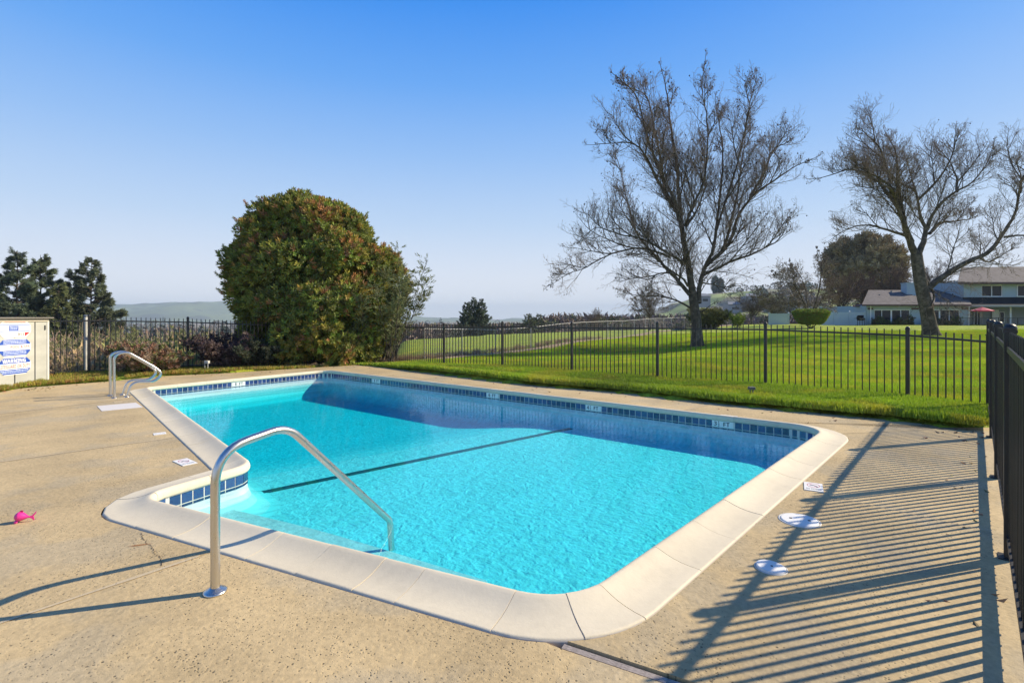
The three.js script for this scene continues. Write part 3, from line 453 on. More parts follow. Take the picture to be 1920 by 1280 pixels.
{ // toy fish
  const o = G(38, 979), t = thing('toy_fish', 'bright pink plastic toy fish lying on the left deck', 'toy', null, V(o.x, 0, o.z)), pk = phys(RGB(0.75, 0.03, 0.26), 0.38, { clearcoat: 0.4 }), dk = std(RGB(0.35, 0.008, 0.09), 0.5);
  const g = new THREE.SphereGeometry(0.06, 36, 24), a = g.attributes.position; for (let i = 0; i < a.count; i++) { let x = a.getX(i), y = a.getY(i), z = a.getZ(i); const s = smooth(-0.01, 0.06, x); x *= x > 0 ? 1.55 : 0.9; const k = 1 - 0.78 * s; a.setXYZ(i, x, y * k * (y < 0 ? 0.78 : 0.85) - 0.012 * s, z * k * 0.85); } g.computeVertexNormals();
  part(t, 'body', g, pk, V(0, 0.062, 0));
  const fin = (pts, d, name, pos, ry = 0) => { const s = new THREE.Shape(pts.map((p) => new THREE.Vector2(...p))); const q = new THREE.ExtrudeGeometry(s, { depth: d, bevelEnabled: true, bevelSize: 0.002, bevelThickness: 0.002, bevelSegments: 2 }).translate(0, 0, -d / 2); const m = part(t, name, q, pk, pos); m.rotation.y = ry; return m; };
  fin([[0, 0.006], [0.02, 0.012], [0.05, 0.045], [0.056, 0.05], [0.046, 0.026], [0.03, 0.004], [0.036, -0.03], [0.03, -0.04], [0.018, -0.018], [0, -0.008]], 0.006, 'tail_fin', V(0.078, 0.05, 0), 0.3);
  fin([[-0.016, 0], [0.018, 0], [0.016, 0.012], [0.002, 0.016]], 0.007, 'dorsal_fin', V(0, 0.108, 0), 0.2).material = dk;
  for (const s of [1, -1]) { const f = part(t, 'side_fin', new THREE.SphereGeometry(0.016, 14, 10).scale(1.1, 1.2, 0.6), pk, V(-0.026, 0.018, 0.03 * s)); f.rotation.x = -0.5 * s; }
  t.rotation.y = 0.25; t.scale.setScalar(0.74);
}
// ------------------------------------------------------------------ shed with signs
{
  const X = -11.23, z0 = -8.6, z1 = -12.36, H = 1.53, t = thing('pump_shed', 'grey plywood pump shed with grooved panels at the left fence', 'shed', null, V(X, 0, (z0 + z1) / 2)), zc = (z0 + z1) / 2;
  const ply = std(RGB(1, 1, 1), 0.85, { map: tex(512, 1.1, (u, v) => { const a = fbm(u * 3, v * 9, 121, 4, 3), st = smooth(0.62, 0.72, fbm(u * 22, v * 10, 123, 3, 2)); const k = 0.75 + 0.35 * a; return [lerp(0.50, 0.30, st) * k, lerp(0.50, 0.24, st) * k, lerp(0.45, 0.16, st) * k]; }) });
  const dark = std(RGB(0.11, 0.105, 0.095), 0.9);
  part(t, 'wall', box(1.8, H, z0 - z1 - 0.02, -0.93, H / 2 + 0.01, 0), dark);
  const br = [8.6, 9.12, 9.6, 10.08, 10.58, 11.07, 11.55, 12.04, 12.36];
  for (let k = 0; k + 1 < br.length; k++) { const g = new RoundedBoxGeometry(0.03, H - 0.08, br[k + 1] - br[k] - 0.028, 1, 0.004), p = g.attributes.position, u = g.attributes.uv; for (let i = 0; i < p.count; i++) u.setXY(i, p.getZ(i) + k * 0.4, p.getY(i)); part(t, 'panel', g, ply, V(-0.012, H / 2 - 0.02, -(br[k] + br[k + 1]) / 2 - zc)); }
  part(t, 'trim', new RoundedBoxGeometry(0.05, 0.07, z0 - z1 + 0.04, 1, 0.004), std(RGB(0.55, 0.50, 0.40), 0.8), V(0.0, H - 0.02, 0));
  part(t, 'corner_post', new RoundedBoxGeometry(0.045, H - 0.03, 0.05, 1, 0.004), std(RGB(0.66, 0.65, 0.6), 0.8), V(-0.005, (H - 0.05) / 2, z1 - zc - 0.01));
  part(t, 'roof', new RoundedBoxGeometry(2.05, 0.03, z0 - z1 + 0.16, 1, 0.004), std(RGB(0.2, 0.185, 0.165), 0.9), V(-0.93, H + 0.035, 0));
  part(t, 'hinge', new RoundedBoxGeometry(0.012, 0.11, 0.03, 1, 0.003), std(RGB(0.05, 0.05, 0.05), 0.6), V(0.012, H - 0.2, -12.29 - zc));
  const sign = (name, label, yc, h, draw) => {
    const w = 0.76, c = document.createElement('canvas'); c.width = 608; c.height = Math.round(608 * h / w); const x = c.getContext('2d'); x.fillStyle = '#f3f2ee'; x.fillRect(0, 0, c.width, c.height); draw(x, c.width, c.height);
    const m = new THREE.CanvasTexture(c); m.colorSpace = THREE.SRGBColorSpace; m.magFilter = THREE.LinearFilter;
    const k = 0.125, sh = new THREE.Shape([[-w / 2 + k, -h / 2], [w / 2 - k, -h / 2], [w / 2, -h / 2 + k], [w / 2, h / 2 - k], [w / 2 - k, h / 2], [-w / 2 + k, h / 2], [-w / 2, h / 2 - k], [-w / 2, -h / 2 + k]].map((p) => new THREE.Vector2(...p)));
    const g = new THREE.ExtrudeGeometry(sh, { depth: 0.004, bevelEnabled: false }), u = g.attributes.uv, p = g.attributes.position; for (let i = 0; i < u.count; i++) u.setXY(i, p.getX(i) / w + 0.5, p.getY(i) / h + 0.5);
    const s = top(name, g, [std(RGB(1, 1, 1), 0.45, { map: m }), white], label, 'sign', null, V(X + 0.006, yc, -11.55)); s.rotation.y = Math.PI / 2;
  };
  const bars = (x, x0, y0, w, h, n, col, seed) => { const R = rng(seed); x.fillStyle = col; for (let k = 0; k < n; k++) { let q = x0; while (q < x0 + w - 8) { const l = 8 + R() * 34; x.fillRect(q, y0 + k * h / n, Math.min(l, x0 + w - q), h / n * 0.55); q += l + 7; } } };
  sign('safety_sign', 'eight-sided white safety sign with red and blue bands and 911', 1.315, 0.395, (x, w, h) => { x.fillStyle = '#d6364a'; x.fillRect(110, 14, w - 220, 26); bars(x, 80, 46, w - 160, 16, 1, '#d88', 3); x.fillStyle = '#8fa3d6'; x.fillRect(20, 74, w - 40, 22); x.fillStyle = '#2f57b5'; x.fillRect(190, 100, 180, 84); bars(x, 205, 108, 150, 70, 3, '#cfd9f2', 4); bars(x, 20, 104, 150, 70, 3, '#8b9bd0', 5); bars(x, 384, 104, 200, 70, 3, '#7d8fca', 6); x.fillStyle = '#93a5d8'; x.fillRect(16, 188, w - 32, 20); x.fillStyle = '#15181c'; x.font = 'bold 76px sans-serif'; x.fillText('911', 352, 284); x.fillStyle = '#d9303c'; x.beginPath(); x.moveTo(486, 222); x.lineTo(w - 16, 222); x.lineTo(500, 290); x.lineTo(486, 290); x.fill(); });
  sign('safety_sign', 'eight-sided blue and white sign lettered pool and spa', 0.9, 0.395, (x, w, h) => { x.fillStyle = '#2b56b4'; x.fillRect(14, 14, w - 28, 92); bars(x, 90, 28, w - 180, 72, 3, '#d5def4', 8); x.fillStyle = '#d23b48'; x.font = 'bold 66px sans-serif'; x.textAlign = 'right'; x.fillText('POOL & SPA', w - 22, 172); bars(x, 20, 124, 120, 50, 2, '#e7c9c9', 12); x.fillStyle = '#2b56b4'; x.fillRect(14, 208, w - 28, 94); bars(x, 90, 220, w - 180, 74, 3, '#cdd8f1', 9); });
  sign('warning_sign', 'eight-sided blue and white warning sign about the lifeguard, lowest of three', 0.485, 0.395, (x, w, h) => { x.fillStyle = '#1d4fb0'; x.fillRect(14, 14, w - 28, 98); x.fillStyle = '#fff'; x.textAlign = 'center'; x.font = 'bold 92px sans-serif'; x.fillText('WARNING', w / 2 - 10, 98, 440); x.fillStyle = '#d22f3a'; x.font = 'bold 96px sans-serif'; x.fillText('LIFEGUARD ON DUTY', w / 2, 202, w - 40); x.fillStyle = '#1d4fb0'; x.fillRect(14, 218, w - 28, 86); bars(x, 40, 232, w - 80, 62, 2, '#c9d6f2', 10); });
}
// ------------------------------------------------------------------ small posts
{ const p = G(1409.5, 752), t = thing('junction_box', 'small grey electrical box on two short stakes in the grass', 'electrical box', null, V(p.x, 0, p.z)), m = std(RGB(0.13, 0.13, 0.12), 0.6); part(t, 'box', new RoundedBoxGeometry(0.11, 0.055, 0.09, 2, 0.006), m, V(0, 0.245, 0)); for (const s of [-1, 1]) part(t, 'stake', cyl(0.012, 0.012, 0.26, 0, 0.12, 0, 10), m, V(0.022 * s, 0, 0.01 * s)); }
{ const p = G(387.5, 696), t = thing('utility_stand', 'small white box on thin legs in front of the dark shrub', 'utility box', null, V(p.x, 0, p.z)), m = std(RGB(0.6, 0.6, 0.56), 0.6); part(t, 'box', new RoundedBoxGeometry(0.12, 0.08, 0.1, 2, 0.008), m, V(0, 0.27, 0)); for (const [x, z] of [[-0.045, 0.03], [0.045, 0.03], [0.0, -0.03]]) part(t, 'leg', cyl(0.009, 0.009, 0.24, x, 0.12, z, 8), m); }
{ const p = V(-11.75, 0, -14.1), t = thing('metal_pole', 'weathered pale pole with a dark cap behind the left fence', 'pole', null, p); part(t, 'shaft', cyl(0.04, 0.04, 2.4, 0, 0.4, 0, 14), std(RGB(1, 1, 1), 0.8, { map: tex(128, 0.4, (u, v) => { const k = fbm(u * 6, v * 9, 131, 4, 0); return [0.55 * (0.4 + k), 0.54 * (0.4 + k), 0.5 * (0.4 + k)]; }) })); part(t, 'cap', new THREE.SphereGeometry(0.06, 14, 8).scale(1, 0.6, 1), std(RGB(0.12, 0.14, 0.17), 0.5), V(0, 1.61, 0)); }

// ------------------------------------------------------------------ chain-link fence on the slope
{
  const pts = []; for (let k = 1; k + 1 < chain.length; k++) { const a = chain[k], b = chain[k + 1], n = Math.round(a.distanceTo(b) / 3); for (let q = 0; q < n; q++) { const c = a.clone().lerp(b, q / n); c.y = groundH(c.x, c.z); pts.push(c); } }
  const t = thing('chain_link_fence', 'chain-link fence with galvanised posts and top rail along the lawn slope', 'fence', null, V(0, 0, 0)), m = std(RGB(0.33, 0.33, 0.33), 0.5, { metalness: 0.3 }), H = 1.22, wires = new Tubes();
  pts.forEach((p, k) => {
    part(t, 'post', cyl(0.024, 0.024, H + 0.06, 0, H / 2, 0, 10), m, p);
    const b = pts[k + 1]; if (!b) return;
    part(t, 'top_rail', new Tubes().add([V(p.x, p.y + H, p.z), V(b.x, b.y + H, b.z)], 0.018, 8).geo(), m);
    const L = p.distanceTo(b), step = 0.2; for (let q = -H; q < L; q += step) for (const s of [0, 1]) { let u0 = q, u1 = q + H, v0 = 0, v1 = 1; if (u0 < 0) { v0 = -u0 / H; u0 = 0; } if (u1 > L) { v1 = (L - q) / H; u1 = L; } if (u1 <= u0) continue; const e = (u, v) => { const c = p.clone().lerp(b, u / L); c.y += 0.03 + (s ? 1 - v : v) * (H - 0.04); return c; }; wires.add([e(u0, v0), e(u1, v1)], 0.0035, 3); }
  });
  part(t, 'wire_mesh', wires.geo(), m).userData.kind = 'stuff';
}

// ------------------------------------------------------------------ houses
const roofTex = tex(512, 4, (u, v, i, j) => { const r = Math.floor(v * 26), c = Math.floor(u * 16 + (r % 2) * 0.5), k = 0.75 + 0.5 * hash2(c % 16, r, 141) + 0.2 * (hash2(i, j, 142) - 0.5); return [0.10 * k, 0.088 * k, 0.09 * k]; });
const roofMat = std(RGB(1, 1, 1), 0.9, { map: roofTex }), wallMat = std(RGB(0.33, 0.42, 0.48), 0.85, { bumpMap: copeBump, bumpScale: 0.01 }), trimMat = std(RGB(0.085, 0.045, 0.045), 0.7), paneMat = phys(RGB(0.02, 0.024, 0.03), 0.08, { specularIntensity: 0.35 }), frameMat = std(RGB(0.78, 0.8, 0.82), 0.5);
function slab3(pts, th) {                                           // a roof plane with thickness
  const n = V(0, 0, 0); for (let k = 1; k + 1 < pts.length; k++) n.add(pts[k].clone().sub(pts[0]).cross(pts[k + 1].clone().sub(pts[0]))); n.normalize(); if (n.y < 0) n.negate();
  const lo = pts.map((p) => p.clone().addScaledVector(n, -th)), pos = [], tri = (a, b, c) => pos.push(a.x, a.y, a.z, b.x, b.y, b.z, c.x, c.y, c.z);
  for (let k = 1; k + 1 < pts.length; k++) { tri(pts[0], pts[k], pts[k + 1]); tri(lo[0], lo[k + 1], lo[k]); }
  pts.forEach((p, k) => { const q = (k + 1) % pts.length; tri(p, lo[k], pts[q]); tri(pts[q], lo[k], lo[q]); });
  const g = new THREE.BufferGeometry(); g.setAttribute('position', new THREE.Float32BufferAttribute(pos, 3)); const u = V(pts[1].x - pts[0].x, pts[1].y - pts[0].y, pts[1].z - pts[0].z).normalize(), v = n.clone().cross(u), uv = []; for (let k = 0; k < pos.length; k += 3) { const p = V(pos[k], pos[k + 1], pos[k + 2]); uv.push(p.dot(u), p.dot(v)); } g.setAttribute('uv', new THREE.Float32BufferAttribute(uv, 2)); g.computeVertexNormals(); return g;
}
function windowPart(o, x0, x1, y0, y1, z, bars, name = 'window') {   // a framed window on a wall that faces the viewer
  const w = x1 - x0, h = y1 - y0, f = 0.07, g = [box(w, f, 0.1, (x0 + x1) / 2, y1 - f / 2, z), box(w, f, 0.1, (x0 + x1) / 2, y0 + f / 2, z), box(f, h - 2 * f, 0.1, x0 + f / 2, (y0 + y1) / 2, z), box(f, h - 2 * f, 0.1, x1 - f / 2, (y0 + y1) / 2, z)];
  const m = part(o, name, merge(g), frameMat), cuts = [0, ...bars.map((b) => b[0]), 1];
  bars.forEach(([b, ww]) => { const q = new THREE.Mesh(box(ww, h - 2 * f, 0.08, lerp(x0, x1, b), (y0 + y1) / 2, z), frameMat); q.name = 'mullion'; m.add(q); });
  for (let k = 0; k + 1 < cuts.length; k++) { const a = lerp(x0 + f, x1 - f, cuts[k]), b = lerp(x0 + f, x1 - f, cuts[k + 1]); const q = new THREE.Mesh(box(b - a - 0.02, h - 2 * f, 0.02, (a + b) / 2, (y0 + y1) / 2, z - 0.02), paneMat); q.name = 'pane'; m.add(q); }
}
{
  const Z = 58, X = (px, z = Z) => (px - 960) * z / F, Y = (py, z = Z) => EYE - (py - HZ) * z / F, t = thing('single_storey_house', 'pale blue single-storey house with long dark windows behind the leaning tree', 'house', null, V(0, 0, 0)), z = -Z;
  const wb = 0.3, wt = Y(573);
  // front wall round the window openings
  const segs = [[1624, 1638.5], [1706, 1725.5], [1799.5, 1817]];
  part(t, 'wall', merge([...segs.map(([a, b]) => box(X(b) - X(a), wt - wb, 0.25, (X(a) + X(b)) / 2, (wt + wb) / 2, z)), box(X(1706) - X(1638.5), wt - Y(580.5), 0.25, (X(1706) + X(1638.5)) / 2, (wt + Y(580.5)) / 2, z), box(X(1799.5) - X(1725.5), wt - Y(580.5), 0.25, (X(1799.5) + X(1725.5)) / 2, (wt + Y(580.5)) / 2, z), box(0.25, wt - wb, 8.6, X(1624) + 0.13, (wt + wb) / 2, z - 4.44), box(0.25, wt - wb, 8.6, X(1817) - 0.13, (wt + wb) / 2, z - 4.44), box(X(1817) - X(1624), wt - wb, 0.2, (X(1817) + X(1624)) / 2, (wt + wb) / 2, z - 8.85)]), wallMat);
  windowPart(t, X(1638.5), X(1706), wb + 0.1, Y(580.5), z + 0.02, [[0.22, 0.06], [0.485, 0.16], [0.75, 0.06]]);
  windowPart(t, X(1725.5), X(1799.5), wb + 0.1, Y(580.5), z + 0.02, [[0.24, 0.06], [0.49, 0.16], [0.735, 0.06]]);
  for (const [a, b] of [[1708, 1721], [1802, 1815.5], [1626, 1636]]) part(t, 'header_board', box(X(b) - X(a), 0.2, 0.05, (X(a) + X(b)) / 2, Y(578.8), z + 0.15), trimMat);
  const A = (px, py, zz) => AT(px, py, zz), ze = Z - 0.75;
  part(t, 'fascia', box(X(1822, ze) - X(1617, ze), 0.17, 0.06, (X(1822, ze) + X(1617, ze)) / 2, Y(572.2, ze), -ze + 0.02), trimMat);
  part(t, 'roof', slab3([A(1617, 570.6, ze), A(1822, 570.6, ze), A(1762, 556, Z + 2.2), A(1716, 556, Z + 2.2)], 0.12), roofMat);
  part(t, 'roof', slab3([A(1617, 570.6, ze - 0.02), A(1716, 555.9, Z + 2.21), A(1699, 543.5, Z + 4.5), A(1629, 543.5, Z + 4.5)], 0.12), roofMat);
  part(t, 'roof', slab3([A(1822, 570.6, ze), A(1826, 562, Z + 6), A(1806, 540.8, Z + 6.5), A(1762, 555.9, Z + 2.25)], 0.12), roofMat);
  part(t, 'roof', slab3([A(1716, 555.8, Z + 2.3), A(1762, 555.8, Z + 2.3), A(1806, 540.8, Z + 6.5), A(1699, 541, Z + 6.5)], 0.12), roofMat);
  part(t, 'chimney', merge([box(1.5, 2.2, 0.9, X(1707, Z + 3.4), Y(549, Z + 3.4), -(Z + 3.4)), box(1.62, 0.1, 1.02, X(1707, Z + 3.4), Y(549, Z + 3.4) + 1.15, -(Z + 3.4))]), wallMat);
  for (const px of [1631, 1815]) part(t, 'downspout', box(0.1, wt - wb, 0.09, X(px), (wt + wb) / 2, z + 0.17), frameMat);
  for (const [px, py, d] of [[1650, 556, 2.6], [1672, 549, 3.6], [1738, 562, 1.2]]) { const v = AT(px, py, Z + d); part(t, 'roof_vent', cyl(0.09, 0.09, 0.55, v.x, v.y, v.z, 8), std(RGB(0.2, 0.2, 0.2), 0.6)); }
  part(t, 'side_roof', slab3([A(1600, 573.4, Z + 1), A(1624, 573.4, Z + 1), A(1624, 570, Z + 4), A(1612, 570, Z + 4)], 0.1), std(RGB(0.16, 0.06, 0.05), 0.8));
}
{
  const Z = 60, X = (px, z = Z) => (px - 960) * z / F, Y = (py, z = Z) => EYE - (py - HZ) * z / F, t = thing('two_storey_house', 'pale blue two-storey house with a dark porch and a white framed upper window', 'house', null, V(0, 0, 0)), z = -Z, x1 = X(2120), A = AT;
  const y0 = Y(558), y1 = Y(527), wx0 = X(1840), wx1 = X(1879), wy0 = Y(556), wy1 = Y(534.5);
  part(t, 'wall', merge([box(wx0 - X(1806), y1 - y0, 0.25, (wx0 + X(1806)) / 2, (y0 + y1) / 2, z), box(x1 - wx1, y1 - y0, 0.25, (wx1 + x1) / 2, (y0 + y1) / 2, z), box(wx1 - wx0, y1 - wy1, 0.25, (wx0 + wx1) / 2, (y1 + wy1) / 2, z), box(wx1 - wx0, wy0 - y0, 0.25, (wx0 + wx1) / 2, (y0 + wy0) / 2, z), box(0.25, y1 - 0.2, 9, X(1806) + 0.13, (y1 + 0.2) / 2, z - 4.64), box(x1 - X(1806), y1 - 0.2, 0.2, (x1 + X(1806)) / 2, (y1 + 0.2) / 2, z - 9)]), wallMat);
  windowPart(t, wx0, wx1, wy0, wy1, z + 0.03, [[0.5, 0.08]]);
  windowPart(t, X(1905), X(1945), wy0, wy1, z + 0.16, [[0.5, 0.08]]);
  part(t, 'porch_wall', box(x1 - X(1812), y0 - 0.2, 0.2, (x1 + X(1812)) / 2, (y0 + 0.2) / 2, z - 2.4), std(RGB(0.32, 0.36, 0.39), 0.85));
  windowPart(t, X(1858), X(1872), 0.45, Y(579), z - 2.2, [[0.5, 0.06]], 'door'); windowPart(t, X(1908), X(1918), 0.9, Y(584), z - 2.2, []);
  part(t, 'porch_panel', box(X(1906) - X(1893), Y(580) - 0.4, 0.08, (X(1906) + X(1893)) / 2, (Y(580) + 0.4) / 2, z - 2.15), frameMat);
  for (const px of [1878, 1930]) part(t, 'porch_post', box(0.14, Y(573) - 0.3, 0.14, X(px), (Y(573) + 0.3) / 2, z + 1.1), frameMat);
  part(t, 'roof', slab3([A(1806, 557, Z - 0.14), A(2130, 557, Z - 0.14), A(2135, 571.5, Z - 2.2), A(1808, 571.5, Z - 2.2)], 0.12), std(RGB(0.05, 0.06, 0.075), 0.9, { map: roofTex }));
  part(t, 'fascia', box(X(2135, Z - 2.2) - X(1808, Z - 2.2), 0.2, 0.05, (X(2135, Z - 2.2) + X(1808, Z - 2.2)) / 2, Y(573.3, Z - 2.2), -(Z - 2.22)), std(RGB(0.35, 0.35, 0.36), 0.7));
  part(t, 'roof', slab3([A(1797, 529, Z - 0.9), A(2140, 529, Z - 0.9), A(2140, 497, Z + 4.6), A(1803, 501, Z + 4.6)], 0.16), roofMat);
  part(t, 'fascia', box(X(2140, Z - 0.9) - X(1797, Z - 0.9), 0.24, 0.05, (X(2140, Z - 0.9) + X(1797, Z - 0.9)) / 2, Y(530.6, Z - 0.9), -(Z - 0.92)), trimMat);
}
{ // patio: red parasol, railing, pots
  const Z = 56, X = (px) => (px - 960) * Z / F, b = V(X(1842), 0.5, -Z), t = thing('patio_umbrella', 'red patio umbrella open beside the porch of the two-storey house', 'umbrella', null, b), red = phys(RGB(0.62, 0.03, 0.09), 0.85, { transmission: 0.35, thickness: 0, side: THREE.DoubleSide });
  part(t, 'pole', cyl(0.025, 0.025, 2.1, 0, 1.05, 0, 10), std(RGB(0.2, 0.14, 0.1), 0.6));
  const pos = [], n = 8, R0 = 1.02; for (let k = 0; k < n; k++) { const a = k / n * 2 * Math.PI, c = (k + 1) / n * 2 * Math.PI; const p = [V(0, 2.12, 0), V(Math.cos(a) * R0, 1.74, Math.sin(a) * R0), V(Math.cos(c) * R0, 1.74, Math.sin(c) * R0), V(Math.cos(a) * R0, 1.66, Math.sin(a) * R0), V(Math.cos(c) * R0, 1.66, Math.sin(c) * R0)]; for (const q of [0, 2, 1, 1, 2, 3, 2, 4, 3]) pos.push(p[q].x, p[q].y, p[q].z); }
  const g = new THREE.BufferGeometry(); g.setAttribute('position', new THREE.Float32BufferAttribute(pos, 3)); g.computeVertexNormals(); part(t, 'canopy', g, red); part(t, 'finial', new THREE.SphereGeometry(0.04, 10, 8), red, V(0, 2.15, 0)); part(t, 'base', cyl(0.25, 0.22, 0.08, 0, 0.04, 0, 18), std(RGB(0.1, 0.1, 0.1), 0.7));
  const r = thing('patio_railing', 'dark low railing in front of the porch and the red umbrella', 'railing', null, V(0, 0.5, -55)), dm = std(RGB(0.05, 0.05, 0.055), 0.6), x0 = 48.2, x1 = 58.5; part(r, 'top_rail', box(x1 - x0, 0.05, 0.05, (x0 + x1) / 2, 0.95, 0), dm); for (let x = x0; x <= x1 + 0.01; x += 1.03) part(r, 'post', box(0.05, 0.95, 0.05, x, 0.47, 0), dm); const bars = []; for (let x = x0 + 0.13; x < x1; x += 0.13) bars.push(box(0.014, 0.85, 0.014, x, 0.47, 0)); part(r, 'baluster', merge(bars), dm).userData.kind = 'stuff';
  const gr = thing('barbecue_grill', 'black barbecue grill standing against the white fence', 'grill', null, V((1615 - 960) * 56.5 / F, 0.5, -56.5)), bm = std(RGB(0.02, 0.02, 0.022), 0.5);
  part(gr, 'hood', new THREE.CylinderGeometry(0.3, 0.3, 0.62, 20, 1, false, 0, Math.PI).rotateZ(Math.PI / 2).rotateX(-Math.PI / 2).translate(0, 0.92, 0), bm); part(gr, 'firebox', box(0.62, 0.2, 0.46, 0, 0.82, 0), bm); part(gr, 'side_shelf', box(0.3, 0.03, 0.4, -0.46, 0.88, 0), bm); for (const [x, q] of [[-0.26, 0.18], [0.26, 0.18], [-0.26, -0.18], [0.26, -0.18]]) part(gr, 'leg', box(0.04, 0.72, 0.04, x, 0.36, q), bm);
}
{ // white vinyl fences
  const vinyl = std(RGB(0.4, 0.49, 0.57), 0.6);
  const run = (label, px0, px1, Z, py0, py1, panels) => { const a = AT(px0, py0, Z), b = AT(px1, py0, Z), h = AT(px0, py1, Z).y - a.y, t = thing('vinyl_fence', label, 'fence', null, V(a.x, a.y - 0.15, a.z)), L = b.x - a.x; for (let k = 0; k <= panels; k++) { part(t, 'post', box(0.13, h + 0.25, 0.13, L * k / panels, (h + 0.25) / 2, 0), vinyl); part(t, 'cap', new THREE.ConeGeometry(0.11, 0.08, 4).rotateY(Math.PI / 4), vinyl, V(L * k / panels, h + 0.29, 0)); if (k < panels) { const w = L / panels - 0.14, x = L * (k + 0.5) / panels, nb = Math.max(4, Math.round(w / 0.3)); for (let q = 0; q < nb; q++) part(t, 'board', box(w / nb - 0.008, h - 0.06, 0.04, x - w / 2 + w * (q + 0.5) / nb, h / 2 + 0.12, 0), vinyl); for (const y of [0.16, h + 0.1]) part(t, 'rail', box(w, 0.14, 0.06, x, y, 0.005), vinyl); } } };
  run('long white vinyl fence joining the side of the single-storey house', 1536, 1622, 58, 611, 585.5, 3);
  run('short white vinyl fence panel standing alone at the end of the chain-link fence', 1443, 1479, 57, 610, 588, 1);
}

// ------------------------------------------------------------------ leaves and instancing
const _m = new THREE.Matrix4(), _q = new THREE.Quaternion(), _s = new THREE.Vector3(), _e = new THREE.Euler();
function leafGeo(list) {                                            // list of {at, dir, side, len, w, fold} -> folded two-sided leaves
  const pos = [];
  for (const l of list) { const d = l.dir.clone().normalize(), s = l.side.clone().addScaledVector(d, -l.side.dot(d)).normalize(), n = d.clone().cross(s), b = l.at, m = b.clone().addScaledVector(d, l.len * 0.45), e = b.clone().addScaledVector(d, l.len).addScaledVector(n, -l.len * (l.droop ?? 0.1)), L = m.clone().addScaledVector(s, l.w).addScaledVector(n, l.w * 0.35), R = m.clone().addScaledVector(s, -l.w).addScaledVector(n, l.w * 0.35); for (const p of [b, L, e, b, e, R]) pos.push(p.x, p.y, p.z); }
  const g = new THREE.BufferGeometry(); g.setAttribute('position', new THREE.Float32BufferAttribute(pos, 3)); g.computeVertexNormals(); return g;
}
function sprig(seed, n, len, leaf, w, spread = 0.9) {               // a twig's worth of leaves growing along +y
  const R = rng(seed), l = []; for (let k = 0; k < n; k++) { const a = k * 2.4 + R(), t = k / n, out = spread * (0.6 + 0.6 * R()); const d = V(Math.cos(a) * out, 0.75 - 0.5 * R() + 0.4 * t, Math.sin(a) * out); l.push({ at: V(0, len * t, 0), dir: d, side: V(-Math.sin(a), 0, Math.cos(a)), len: leaf * (0.7 + 0.5 * R()), w: leaf * w * (0.8 + 0.4 * R()), droop: 0.05 + 0.2 * R() }); } return leafGeo(l);
}
function instances(parent, name, geo, mat, list, stuff = false) {   // list of {p, d (direction of +y), s, c, r}
  const im = new THREE.InstancedMesh(geo, mat, list.length), up = V(0, 1, 0), q2 = new THREE.Quaternion(); im.name = name;
  list.forEach((o, k) => { _q.setFromUnitVectors(up, o.d ?? up); q2.setFromAxisAngle(up, o.r ?? 0); _q.multiply(q2); _s.set(o.s * (o.sx ?? 1), o.s * (o.sy ?? 1), o.s * (o.sx ?? 1)); im.setMatrixAt(k, _m.compose(o.p, _q, _s)); if (o.c) im.setColorAt(k, o.c); });
  im.userData.kind = 'stuff'; if (parent) parent.add(im); return im;
}
const leafMat = (r = 0.9, t = 0.3) => phys(RGB(1, 1, 1), r, { transmission: t, thickness: 0, side: THREE.DoubleSide });
const LEAF = leafMat(), NEEDLE = phys(RGB(1, 1, 1), 0.85, { side: THREE.DoubleSide });
const unit = (R) => { const z = R() * 2 - 1, a = R() * 6.2832, r = Math.sqrt(1 - z * z); return V(r * Math.cos(a), z, r * Math.sin(a)); };

// ------------------------------------------------------------------ the big leafy tree behind the pool and its neighbours
function leafyCrown(parent, o) {                                    // o: {seed, c, profile(t)->radius, h, clumps, per, colors(R,up), sprigGeo, cr}
  const R = rng(o.seed), list = [];
  for (let k = 0; k < o.clumps; k++) {
    const t = Math.pow(R(), 0.85), a = R() * 6.2832, inn = k % 5 === 0 ? 0.1 + 0.35 * R() : R() < 0.3 ? 0.45 + 0.4 * R() : 0.86 + 0.1 * R(), rad = o.profile(t, a) * inn, c = V(o.c.x + Math.cos(a) * rad, o.c.y + t * o.h, o.c.z + Math.sin(a) * rad), cr = o.cr * (0.6 + 0.7 * R()), out = V(Math.cos(a), (t - 0.45) * 1.5, Math.sin(a)).normalize(), tint = R();
    if (R() < 0.5 && inn > 0.8) { const e = c.clone().addScaledVector(out, cr * (0.8 + 0.3 * R())), dd = out.clone().add(V(0, 0.6 + 0.5 * R(), 0)).addScaledVector(unit(R), 0.5).normalize(); for (let q = 0; q < 5; q++) list.push({ p: e.clone().addScaledVector(dd, q * 0.07), d: dd.clone().addScaledVector(unit(R), 0.35).normalize(), s: 0.95 - q * 0.1, r: R() * 6.28, c: o.color(R, 0.9, tint, t) }); }
    const n = Math.round(o.per * (cr / o.cr) ** 2);
    for (let q = 0; q < n; q++) { const d = unit(R); if (d.dot(out) < -0.25) d.negate(); const p = c.clone().addScaledVector(d, cr * (0.55 + 0.45 * R())); if (p.y < 0.05) continue; const dd = d.clone().addScaledVector(out, 0.4); dd.y += 0.35; dd.normalize(); list.push({ p, d: dd, s: 0.75 + 0.6 * R(), r: R() * 6.28, c: o.color(R, d.y * 0.6 + out.y * 0.5, tint, t) }); }
  }
  return instances(parent, 'crown', o.geo, o.mat ?? LEAF, list);
}
